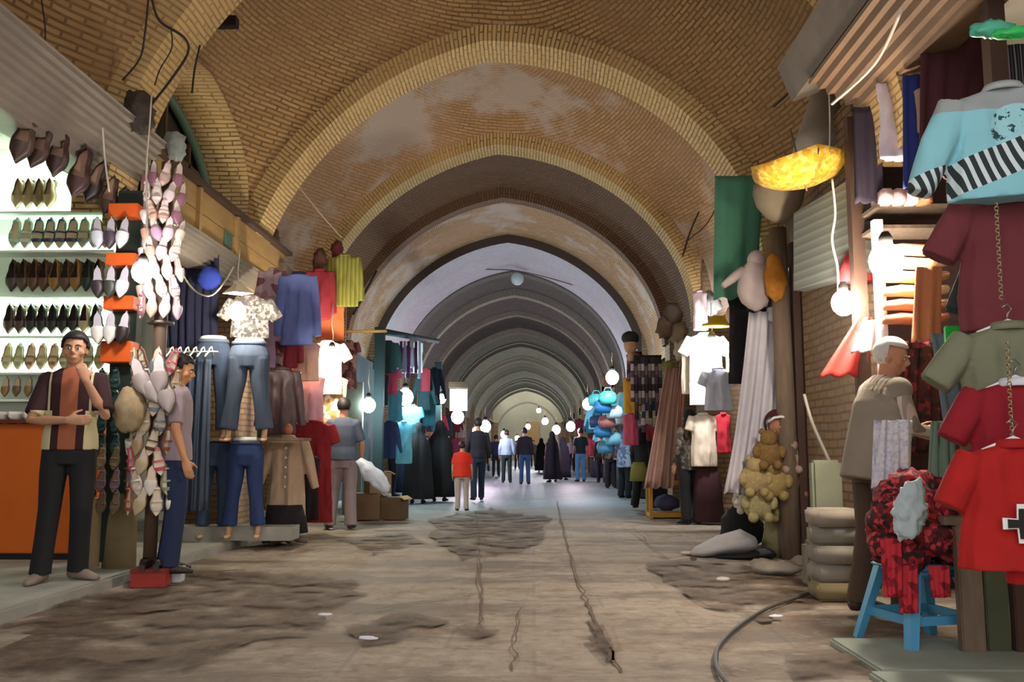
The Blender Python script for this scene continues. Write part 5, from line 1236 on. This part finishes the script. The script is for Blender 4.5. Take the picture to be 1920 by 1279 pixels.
bm = bmesh.new(); loft(bm, [((0, .02, -.08), .07, .06), ((0, .02, -.16), .15, .10), ((0, .02, -.36), .19, .12)], 16, folds=(4, .05, .1)); mk('robe', bm, blotch(['#5a1a20', '#7a2a28', '#3a1418'], 16), dl)
bm = bmesh.new(); loft(bm, [((0, 0, 0), .22, .18), ((0, 0, .25), .17, .14), ((0, 0, .55), .15, .12), ((0, 0, .85), .13, .1)], 16, folds=(5, .12, .06)); single('cloth_covered_stump', bm, plain('#76704f', .9, .3, 12, bump=.3), 'greenish cloth covered stump carrying the soft toys', 'stump', loc=(P(1470, 1000, 8.9).x, 8.95, 0))
bm = bmesh.new(); lump(bm, (0, 0, .2), .24, (.9, .6, 1.0), .2, 4); single('black_sacking', bm, cloth('#151318'), 'black cloth heap between the scarf stall and the white sack', 'cloth', loc=(P(1400, 1000, 9.3).x, 9.5, 0))
bm = bmesh.new(); loft(bm, [((-.34, 0, .02), .05, .02), ((-.26, 0, .04), .16, .05), ((-.05, .02, .10), .22, .09), ((.15, .03, .13), .22, .12), ((.26, .03, .10), .16, .08)], 18, hint=(0, 0, 1), folds=(3, .04, .08)); sk_ = single('white_sack', bm, cloth('#a9a6a8'), 'whitish grey filled sack lying on the paving at the right', 'sack', loc=G(1368, 1045) + Vector((0, .12, 0)))
bm = bmesh.new(); loft(bm, [((-.2, .0, .01), .04, .01), ((.0, 0, .012), .16, .012), ((.3, .05, .04), .18, .04)], 14, hint=(0, 0, 1)); single('black_cloth', bm, cloth('#141418'), 'black cloth poking out under the white sack', 'cloth', loc=G(1385, 1046) + Vector((0, .02, 0)))
bm = bmesh.new(); lump(bm, (0, 0, .012), .10, (1.5, .8, .18), .3, 5); single('paper_scrap', bm, plain('#b8a89c', .9), 'flat scrap of paper left of the white sack', 'litter', loc=G(1305, 1040))
# lit dresses by the lamp
lamp(1335, 655, 11.9, 'glaring bulb among the white dresses on the right', '#ffffff', 130, .13, .4)
gar('white_dress', 1322, 625, 760, 12.4, .56, cloth('#e8e8ee'), 'white dress right behind the glaring bulb', cat='dress', sleeve=('short', .5))
gar('white_blouse', 1345, 690, 770, 11.8, .42, cloth('#c8cce0'), 'bluish white blouse below the glaring bulb', sleeve=('short', .4))
gar('cream_blouse', 1296, 640, 740, 12.6, .36, cloth('#d8cbb8'), 'cream blouse at the left edge of the white dresses', sleeve=('none', 0))
bm = bmesh.new(); loft(bm, [((0, 0, 0), .22, .18), ((0, 0, .03), .20, .16), ((0, 0, .05), .12, .10), ((0, 0, .13), .09, .08)], 20); single('yellow_hat', bm, plain('#c8a818', .8), 'bright yellow brimmed hat above the glaring bulb', 'hat', loc=P(1346, 612, 11.8))
gar('lime_slip', 1372, 640, 700, 12.2, .22, cloth('#b8b848'), 'lime yellow slip beside the yellow hat', cat='underwear', sleeve=('none', 0))
gar('pink_bag', 1312, 545, 620, 12.2, .24, cloth('#c8b0b4'), 'pale pink hanging bag high left of the yellow hat', cat='bag', sleeve=('none', 0))
bm = bmesh.new(); lump(bm, (0, 0, 0), .14, (1, .8, 1.2), .3); single('grey_bundle', bm, cloth('#8c8a88'), 'grey bundle hung next to the pale pink bag', 'bundle', loc=P(1332, 570, 12.4))
# skirt and blouse form
bm = bmesh.new(); a = P(1326, 868, 12.7); loft(bm, [((0, 0, 0), .15, .12), ((0, 0, -.3), .19, .15), ((0, 0, -a.z + .03), .22, .17)], 26, folds=(7, .1, .08)); single('maroon_skirt', bm, cloth('#38161c'), 'long maroon skirt on the form with the cream blouse', 'skirt', loc=a)
garment('silk_blouse', P(1318, 776, 12.6), .42, .72, cloth('#d8c8b4'), 'cream silk blouse on the form above the maroon skirt', 'blouse', sleeve=('short', .3), depth=.16)
gar('red_blouse', 1356, 775, 850, 12.3, .24, cloth('#b01c30'), 'small crimson blouse right of the cream silk blouse', sleeve=('none', 0))
wp = G(1297, 982)
person('person', (wp.x, wp.y, 0), PI + .5, 'person in a black headscarf and patterned dark top before the long maroon skirt', 1.60, shirt=blotch(['#4a4038', '#2c2624', '#6a5a4c'], 20), pants=cloth('#141216'), sleeve='long', scarf=cloth('#101014'), hair='none', face=False, shoes='#181416', vox=.011, hem=.8, legw=1.25)
# long pinkish brown drapes and crate
drape('rose_brown_drape', P(1262, 690, 13.5), P(1234, 915, 13.2), .22, .42, cloth('#a07c6e'), 'long rose brown drape over the yellow crate', 'cloth', n=4, amp=.04)
drape('pink_drape', P(1282, 680, 13.5), P(1262, 900, 13.3), .12, .26, cloth('#a47468'), 'pinkish drape right of the rose brown one', 'cloth', n=3, amp=.04, seed=2)
cr = empty('yellow_crate', (P(1252, 955, 13.8).x, 13.9, 0), .0, 'yellow wooden crate under the rose brown drape', 'crate')
YW = plain('#b8862c', .7, .15)
for (c, s) in (((-.26, -.2, .27), (.05, .05, .54)), ((.26, -.2, .27), (.05, .05, .54)), ((-.26, .2, .27), (.05, .05, .54)), ((.26, .2, .27), (.05, .05, .54))):
    bm = bmesh.new(); box(bm, c, s); mk('post', bm, YW, cr, False)
for z in (.05, .52):
    for (c, s) in (((0, -.2, z), (.56, .04, .06)), ((0, .2, z), (.56, .04, .06)), ((-.26, 0, z), (.04, .4, .06)), ((.26, 0, z), (.04, .4, .06))):
        bm = bmesh.new(); box(bm, c, s); mk('rail', bm, YW, cr, False)
bm = bmesh.new(); box(bm, (0, 0, .07), (.5, .38, .03)); mk('floor_board', bm, YW, cr, False)
bm = bmesh.new(); lump(bm, (0, 0, .12), .17, (1.1, .8, .7), .2); single('folded_blue_cloth', bm, cloth('#3c3c5c'), 'dark blue cloth folded inside the yellow crate', 'cloth', loc=(cr.location.x, 13.9, .10))
# striped hanging belts and scarves
bl = P(1210, 668, 14.6)
bm = bmesh.new(); tube(bm, [(-.26, 0, 0), (.26, 0, 0)], .02); single('rail', bm, DARK, 'dark rail from which the striped ties hang', 'rail', loc=bl)
for k in range(9):
    a = bl + Vector((-.22 + .055 * k, -.03, -.02)); ln = (.72, 1.0, .78, 1.2, .75, 1.1, .7, .95, .5)[k]
    drape('striped_tie', a, a - Vector((0, 0, ln)), .045, .055, stripes([['#8c8494', '#4c4048', '#a8a0ac', '#3c3038'], ['#4a3040', '#6a5460', '#2a2028'], ['#2c2a2c', '#5a544c', '#8a8278', '#1c1a1c']][k % 3], 2.3, 'Z'), 'striped tie hanging from the dark rail, %s from the left' % NTH[k], 'tie', 'striped ties on the dark rail', n=1, amp=.01, thick=.015)
gar('yellow_shirt', 1184, 706, 775, 15.4, .36, cloth('#d89a30'), 'amber yellow shirt hung left of the striped ties', sleeve=('none', 0))
gar('pink_trousers', 1182, 775, 835, 15.5, .32, cloth('#c85870'), 'rose pink cloth below the amber yellow shirt', cat='shirt', sleeve=('none', 0))
gar('maroon_blouse', 1190, 660, 715, 15.2, .34, blotch(['#5a2a34', '#2a1a20', '#7a4a4a'], 14), 'small maroon top above the amber yellow shirt', sleeve=('none', 0))
hd = empty('mannequin', P(1182, 648, 14.2), 0, 'tan display head wearing a black cap above the hanging shirts', 'mannequin')
bm = bmesh.new(); ball(bm, (0, 0, 0), .12, 14, 10, (.9, .9, 1.15)); tube(bm, [(0, 0, -.1), (0, 0, -.24)], .05, 10); ball(bm, (0, -.115, -.01), .022, 8, 6); mk('head', bm, plain('#b08468', .6), hd)
bm = bmesh.new(); ball(bm, (0, .01, .12), .14, 16, 10, (1, 1, .8)); tube(bm, [(-.12, -.02, .08), (0, -.16, .07), (.12, -.02, .08)], .02, 6); mk('cap', bm, DARK, hd)
bm = bmesh.new(); ball(bm, (0, 0, 0), .09, 14, 10, (1, .5, 1)); single('olive_ball', bm, plain('#7a7434', .8), 'olive round ornament right of the striped ties', 'ornament', loc=P(1254, 686, 14.4))
for k, (x, y, c) in enumerate(((1262, 590, '#4a3c30'), (1272, 625, '#7a6a58'), (1280, 655, '#a89a8a'), (1248, 615, '#5a4638'))):
    bm = bmesh.new(); lump(bm, (0, 0, 0), .15, (.9, .7, 1.1), .4, 5, 14, 10, k); single('hanging_bundle', bm, plain(c, .9, .3), ['dark brown', 'taupe', 'greyish beige', 'russet brown'][k] + ' bundle hung in the cluster above the rose brown drape', 'bundle', 'bundles above the drape', P(x, y, 13.4))
# turquoise bags
for k, (x, y, c) in enumerate(((1140, 745, '#4cb8a8'), (1130, 762, '#2c70a8'), (1152, 772, '#c8dce8'), (1138, 790, '#b86a6a'), (1130, 808, '#3c80b8'), (1150, 822, '#8cc8e0'), (1135, 838, '#5a98b8'), (1118, 750, '#5ac0c8'), (1120, 790, '#3a5a88'))):
    bm = bmesh.new(); loft(bm, [((0, 0, -.14), .15, .06), ((0, 0, -.02), .19, .09), ((0, 0, .09), .16, .07), ((0, 0, .13), .08, .04)], 16, folds=(4, .03, .03)); tube(bm, [(-.1, 0, .10), (-.05, 0, .2), (.05, 0, .2), (.1, 0, .10)], .01, 5)
    single('handbag', bm, plain(c, .4, .15), ['turquoise', 'deep blue', 'whitish', 'dull red', 'mid blue', 'sky blue', 'steel blue', 'aqua', 'navy'][k] + ' handbag hanging in the lit bag stall on the right', 'bag', 'handbags in the right bag stall', P(x, y, 19 + .1 * k))
lamp(1148, 708, 18.3, 'cool bulb above the turquoise handbags', '#d8f4ff', 90, .13, .3)
lamp(1102, 758, 24, 'small cool bulb beyond the handbag stall', '#e8f0ff', 90, .14, .3)
# ================================================================ down the lane
def who(px, py, lab, H, rz=PI, z=0.0, **k):
    g = G(px, py, z); k.setdefault('vox', .014); k.setdefault('face', False)
    return person('person', (g.x, g.y, z), rz, lab, H, **k)
BK = cloth('#111117', .2)
who(783, 944, 'person in a black chador walking away, left of the two side by side', 1.56, PI + .1, chador=BK, hair='none', shoes='#0c0c0e')
who(824, 940, 'person in a black chador walking away, right of the two side by side', 1.62, PI - .1, chador=BK, hair='none', shoes='#0c0c0e')
who(866, 958, 'child in a bright red top beside the black chadors', 1.16, PI, shirt=cloth('#d02a1a'), pants=cloth('#a89a90'), vox=.014, girth=1.25, hem=.85)
w_ = dict(kl=(-.09, -.10, .5), al=(-.10, -.2, .10), kr=(.10, .06, .5), ar=(.11, .16, .12))
who(896, 940, 'person in a dark top and dark jeans walking beside the red child', 1.66, PI + .2, shirt=cloth('#241c26'), pants=cloth('#1c2438'), sleeve='long', pose=w_)
who(735, 930, 'person in a dark blue shirt standing at the turquoise stall', 1.68, PI * .6, shirt=cloth('#26345c'), pants=cloth('#14161e'), sleeve='long')
who(950, 905, 'person in a pale blue shirt and dark trousers far down the lane', 1.66, PI, shirt=cloth('#8aa4b4'), pants=cloth('#1a2a28'), sleeve='long', vox=.018)
who(984, 908, 'person in a dark shirt and blue jeans standing in the middle of the far lane', 1.70, PI, shirt=cloth('#24202e'), pants=cloth('#34507c'), sleeve='long', vox=.018)
who(1036, 904, 'person in a dark violet chador, widest figure of the far group', 1.64, PI + .4, chador=cloth('#16121e'), hair='none', vox=.018, girth=1.2)
who(1056, 900, 'person in a wide black cloak just right of the dark violet chador', 1.5, PI - .4, chador=cloth('#181422'), hair='none', vox=.018)
who(1015, 886, 'small dark figure in a chador behind the dark violet one', 1.6, PI, chador=cloth('#121816'), hair='none', vox=.018)
who(1089, 903, 'person in a dark green top and light blue jeans right of the far lane', 1.74, PI + .3, shirt=cloth('#1c2c30'), pants=cloth('#5a98c8'), vox=.018)
who(930, 893, 'person in navy clothes left of the pale blue shirt', 1.62, PI, shirt=cloth('#1c2440'), pants=cloth('#101422'), sleeve='long', vox=.02)
who(912, 884, 'faint person in dark clothes near the left far stalls', 1.65, PI, shirt=cloth('#2a3050'), pants=cloth('#141a2a'), sleeve='long', vox=.02)
who(970, 880, 'faint person in a mauve top behind the one in blue jeans', 1.6, PI, shirt=cloth('#7a6a8a'), pants=cloth('#1c1c28'), vox=.02)
who(1072, 884, 'faint person in a pale top between the cloak and the light blue jeans', 1.65, 0, shirt=cloth('#b8a8c0'), pants=cloth('#1c1c28'), vox=.02)
who(1000, 876, 'faintest person standing in the far centre of the lane', 1.65, 0, shirt=cloth('#4a4038'), pants=cloth('#2c2a28'), vox=.02)
who(1172, 934, 'person in a grey blue patterned shawl at the right bag stall', 1.56, PI * .75, shirt=blotch(['#7a84a0', '#5a6480', '#9aa0b4'], 14), pants=cloth('#12141c'), sleeve='long', scarf=cloth('#4c5874'), hair='none', hem=.72, girth=1.15, legw=1.2)
who(1146, 915, 'person in a brown and black top beside the grey blue shawl', 1.5, PI, shirt=blotch(['#3a2a24', '#18161a', '#5a4a3a'], 12), pants=cloth('#14101a'), sleeve='long', legw=1.3)
who(1128, 905, 'person in dark red clothes further along the right stalls', 1.55, PI, shirt=cloth('#3a1c24'), pants=cloth('#141218'), sleeve='long', vox=.018)
sw = who(1206, 955, 'person in black carrying an olive bag in front of the yellow crate', 1.42, PI * .8, shirt=cloth('#16161a'), pants=cloth('#101012'), sleeve='long', scarf=cloth('#1a1a1c'), hair='none', legw=1.35, pose=w_)
bm = bmesh.new(); loft(bm, [((0, 0, -.2), .16, .07), ((0, 0, 0), .14, .07), ((0, 0, .12), .10, .04)], 14); single('olive_bag', bm, cloth('#8a8648'), 'olive bag carried by the person in black', 'bag', loc=P(1198, 880, 15.6))

# ---- teal stall on the left
TEAL = plain('#122a32', .7, .2)
ts_ = empty('teal_stall', (0, 0, 0), 0, 'dark teal post frame of the turquoise lit stall on the left', 'stall')
for x, Y in ((708, 15.4), (820, 21.5)):
    a = P(x, 900, Y); bm = bmesh.new(); box(bm, (a.x, Y, 1.55), (.16, .16, 3.1)); mk('post', bm, TEAL, ts_, False)
a = P(708, 620, 15.4); b = P(820, 640, 21.5)
bm = bmesh.new(); tube(bm, [a, b], .06); mk('top_rail', bm, TEAL, ts_)
bm = bmesh.new(); box(bm, (-3.6, 18.5, 1.5), (.05, 5.5, 2.9)); mk('back_panel', bm, plain('#2c4a54', .8, .3), ts_, False)
lamp(691, 760, 14.6, 'cool bare bulb in front of the grey closed panel', '#e0fff8', 70, .11, .4)
lamp(760, 745, 17.2, 'brightest cool bulb of the turquoise stall', '#e0f8ff', 130, .15, .3)
lamp(828, 748, 21, 'small cool bulb at the far end of the turquoise stall', '#e0fff8', 60, .10, .3)
lamp(858, 782, 23, 'pinkish white bulb below the hanging white sign', '#fff0ff', 130, .16)
lamp(910, 800, 28, 'pinkish bulb left of the far walkers', '#ffe8ff', 130, .17, .3)
lamp(893, 808, 31, 'second pinkish bulb deeper on the left', '#ffdcf8', 90, .13, .3)
lamp(1043, 806, 33, 'white bulb right of the far centre', '#fff4ff', 90, .15, .3)
lamp(1070, 800, 30, 'bulb above the light blue jeans', '#ffe8f4', 110, .15, .3)
lamp(1022, 790, 46, 'far white bulb close to the last arch', '#ffffff', 140, .16, .3)
lamp(945, 815, 44, 'far bluish bulb on the left', '#e8f0ff', 120, .16, .3)
lamp(1010, 770, 66, 'added cool bulb high near the end of the vault', '#f0f4ff', 260, .16, .3)  # extra lamp, added to brighten the dark far end
lamp(990, 800, 52, 'added white bulb deep in the middle of the lane', '#f4f4ff', 200, .14, .3)  # added as well, lifts the light deep in the lane
lamp(970, 822, 60, 'farthest small bulb of the lane', '#ffffff', 160, .16, .3)
bm = bmesh.new(); box(bm, (0, 0, 0), (.42, .04, .52)); single('white_sign', bm, plain('#b8bcc8', .6), 'white sign board hanging above the pinkish bulb', 'sign', loc=P(860, 750, 21.5), smooth=False)
bm = bmesh.new(); box(bm, (0, 0, 0), (.46, .2, .14)); single('sign_bracket', bm, BROWN, 'brown bracket carrying the white sign board', 'bracket', loc=P(860, 722, 21.5), smooth=False)
CC = ['#8c2c3c', '#2c6a7a', '#c04a6a', '#4ca0b8', '#2a3c6a', '#d8dce0', '#3a2c4a', '#6a98a8', '#24444a', '#b8486a', '#70c0d0', '#1c2c3c']
CN = ['wine red', 'petrol', 'magenta', 'light blue', 'navy', 'whitish', 'dark violet', 'grey blue', 'dark teal', 'rose', 'turquoise', 'ink blue']
rg = random.Random(5)
# goods of the turquoise stall
for k, (x, y0, y1, Y, w, ci, kind) in enumerate(((733, 690, 740, 16.3, .34, 9, 'short'), (742, 730, 790, 16.8, .34, 3, 'none'), (728, 640, 700, 16.0, .40, 8, 'long'), (764, 650, 700, 17.5, .30, 6, 'long'), (782, 640, 700, 18.3, .30, 5, 'none'), (772, 760, 830, 17.6, .44, 3, 'short'), (758, 790, 870, 17.2, .40, 10, 'short'), (795, 700, 770, 18.8, .34, 8, 'long'), (805, 740, 800, 19.6, .36, 1, 'short'), (798, 690, 735, 18.6, .26, 0, 'none'), (730, 790, 860, 16.4, .32, 4, 'long'), (815, 690, 760, 20.5, .34, 11, 'long'), (716, 700, 760, 15.9, .3, 11, 'none'))):
    gar('hanging_shirt', x, y0, y1, Y, w, cloth(CC[ci]), '%s garment in the turquoise stall, %s' % (CN[ci], ['upper left', 'left of the bright bulb', 'under the top rail', 'behind the bulb', 'by the rail centre', 'right under the bulb', 'lowest in the middle', 'right of the bulb', 'beside the two chadors', 'high on the right', 'by the dark blue shirt', 'at the far end', 'against the teal post'][k]), group='garments in the turquoise stall', sleeve=(kind, .2), vox=.02)
# ties high on the stall
for k in range(6):
    a = P(752 + 7 * k, 640, 16.8); drape('hanging_tie', a, a - Vector((0, 0, .5 + .1 * (k % 3))), .05, .05, cloth(['#4a2c5a', '#9aa8b8', '#5a2c6a', '#b8c0d0', '#3a2444', '#a8b0c8'][k]), '%s ribbon high in the turquoise stall, %s from the left' % (['violet', 'silver'][k % 2], NTH[k]), 'ribbon', 'ribbons high in the turquoise stall', n=1, amp=.01)
# far goods along both sides
WHERE = []
def goods(side, Ys, z0, z1, seed):
    r = random.Random(seed)
    for i, Y in enumerate(Ys):
        for lv in range(2):
            x = (XL + .05 + r.uniform(0, .25)) if side < 0 else (XR - .05 - r.uniform(0, .35))
            ci = r.randrange(len(CC)); h = r.uniform(.55, .8)
            z = z0 + (z1 - z0) * lv + r.uniform(-.1, .1)
            garment('hanging_shirt', (x, Y, z), .42, h, cloth(CC[ci]), '%s garment in the %s row on the %s, %s stretch down the lane' % (CN[ci], ['lower', 'upper'][lv], 'left' if side < 0 else 'right', NTH[i]), 'shirt', 'garments along the far %s stalls' % ('left' if side < 0 else 'right'), rz=r.uniform(-.3, .3), sleeve=(r.choice(['short', 'none', 'long']), .25), vox=.025)
goods(-1, [22.4, 24.0, 25.5, 27.2, 29, 31, 33.4, 36, 39, 43], 1.45, 2.35, 1)
goods(1, [16.6, 18.0, 20.5, 21.8, 23.4, 25, 27, 29, 31.5, 34.5, 38, 43], 1.5, 2.4, 2)
for k, (x, Y, s) in enumerate(((-3.2, 23, -1), (-3.15, 27, -1), (-3.2, 33, -1), (2.5, 24, 1), (2.5, 28.5, 1), (2.5, 35, 1), (2.5, 20, 1))):
    st_ = empty('market_table', (x + (0 if s < 0 else 0), Y, 0), 0, 'covered market table on the %s, %s along the lane' % ('left' if s < 0 else 'right', NTH[k]), 'table', 'market tables along the far lane')
    bm = bmesh.new(); box(bm, (0, 0, .78), (.7, 1.8, .05)); mk('top', bm, WOOD, st_, False)
    bm = bmesh.new(); loft(bm, [((0, 0, .02), .34, .88), ((0, 0, .4), .33, .87), ((0, 0, .76), .32, .86)], 24, folds=(9, .02, .05)); mk('skirt', bm, cloth(['#24304c', '#3a2430', '#2c2c34', '#1c2c3c', '#2a2024', '#24243c', '#1a1a24'][k]), st_)
# end of the hall: pale doorway, tall windows
bm = bmesh.new(); box(bm, (0, 0, 2.0), (1.4, .12, 4.0)); single('doorway', bm, plain('#a8895a', .8), 'ochre wooden gate closing the far end of the lane', 'gate', loc=(1000 / 1000 * -.1, 95.7, 0), smooth=False)
# globe lamp and wires
gl = empty('globe_lamp', P(970, 523, 23.6), 0, 'white globe lamp strung across the fifth arch', 'lamp')
bm = bmesh.new(); ball(bm, (0, 0, 0), .17, 18, 12); mk('globe', bm, plain('#c0ccd0', .3), gl)
bm = bmesh.new(); loft(bm, [((0, 0, .15), .07, .07), ((0, 0, .22), .05, .05)], 12); mk('cap', bm, METAL, gl)
rope('support_wire', [P(800, 455, 22.8), P(880, 500, 23.2), P(970, 508, 23.6), P(1060, 530, 23.3), P(1160, 565, 22.8)], .012, CORDK, 'sagging wire carrying the globe lamp')
rope('wall_wire', [P(560, 350, 12.6), P(600, 400, 12.8), P(640, 445, 13.2)], .010, CORD, 'pale wire slanting down behind the first arch foot')
rope('wall_wire', [P(1375, 255, 12.4), P(1345, 330, 12.6), P(1300, 420, 12.9), P(1280, 480, 13)], .012, CORDK, 'dark wire hanging near the right foot of the second arch')
rope('wall_wire', [P(1352, 370, 12.3), P(1325, 420, 12.5), P(1290, 450, 12.8)], .008, CORDK, 'thin wire crossing beside the green cloth')
rope('black_cable', [P(1570, 0, 7.6), P(1535, 70, 7.8), P(1490, 160, 8.1), P(1450, 200, 8.4)], .010, CORDK, 'black cable sagging along the vault at upper right')
rope('black_cable', [P(1555, 60, 7.4), P(1535, 120, 7.5), P(1520, 200, 7.6), P(1505, 270, 7.7)], .010, CORDK, 'black cable hugging the plaster cap')
rope('roof_wire', [P(1690, 20, 4.6), P(1640, 120, 5.2), P(1560, 195, 5.9)], .010, CORD, 'pale wire along the edge of the brown awning')
rope('pipe', [P(1508, 740, 7.3), P(1522, 790, 7.2), P(1548, 850, 7.1), P(1562, 880, 7.05)], .014, plain('#8c8478', .5), 'thin grey pipe bending out from the brick pier', 'pipe')
bm = bmesh.new(); box(bm, (0, 0, 0), (.22, .10, .10)); single('vault_bracket', bm, DARK, 'small dark bracket at the top of the left vault', 'bracket', loc=P(425, 42, 8.6), smooth=False)
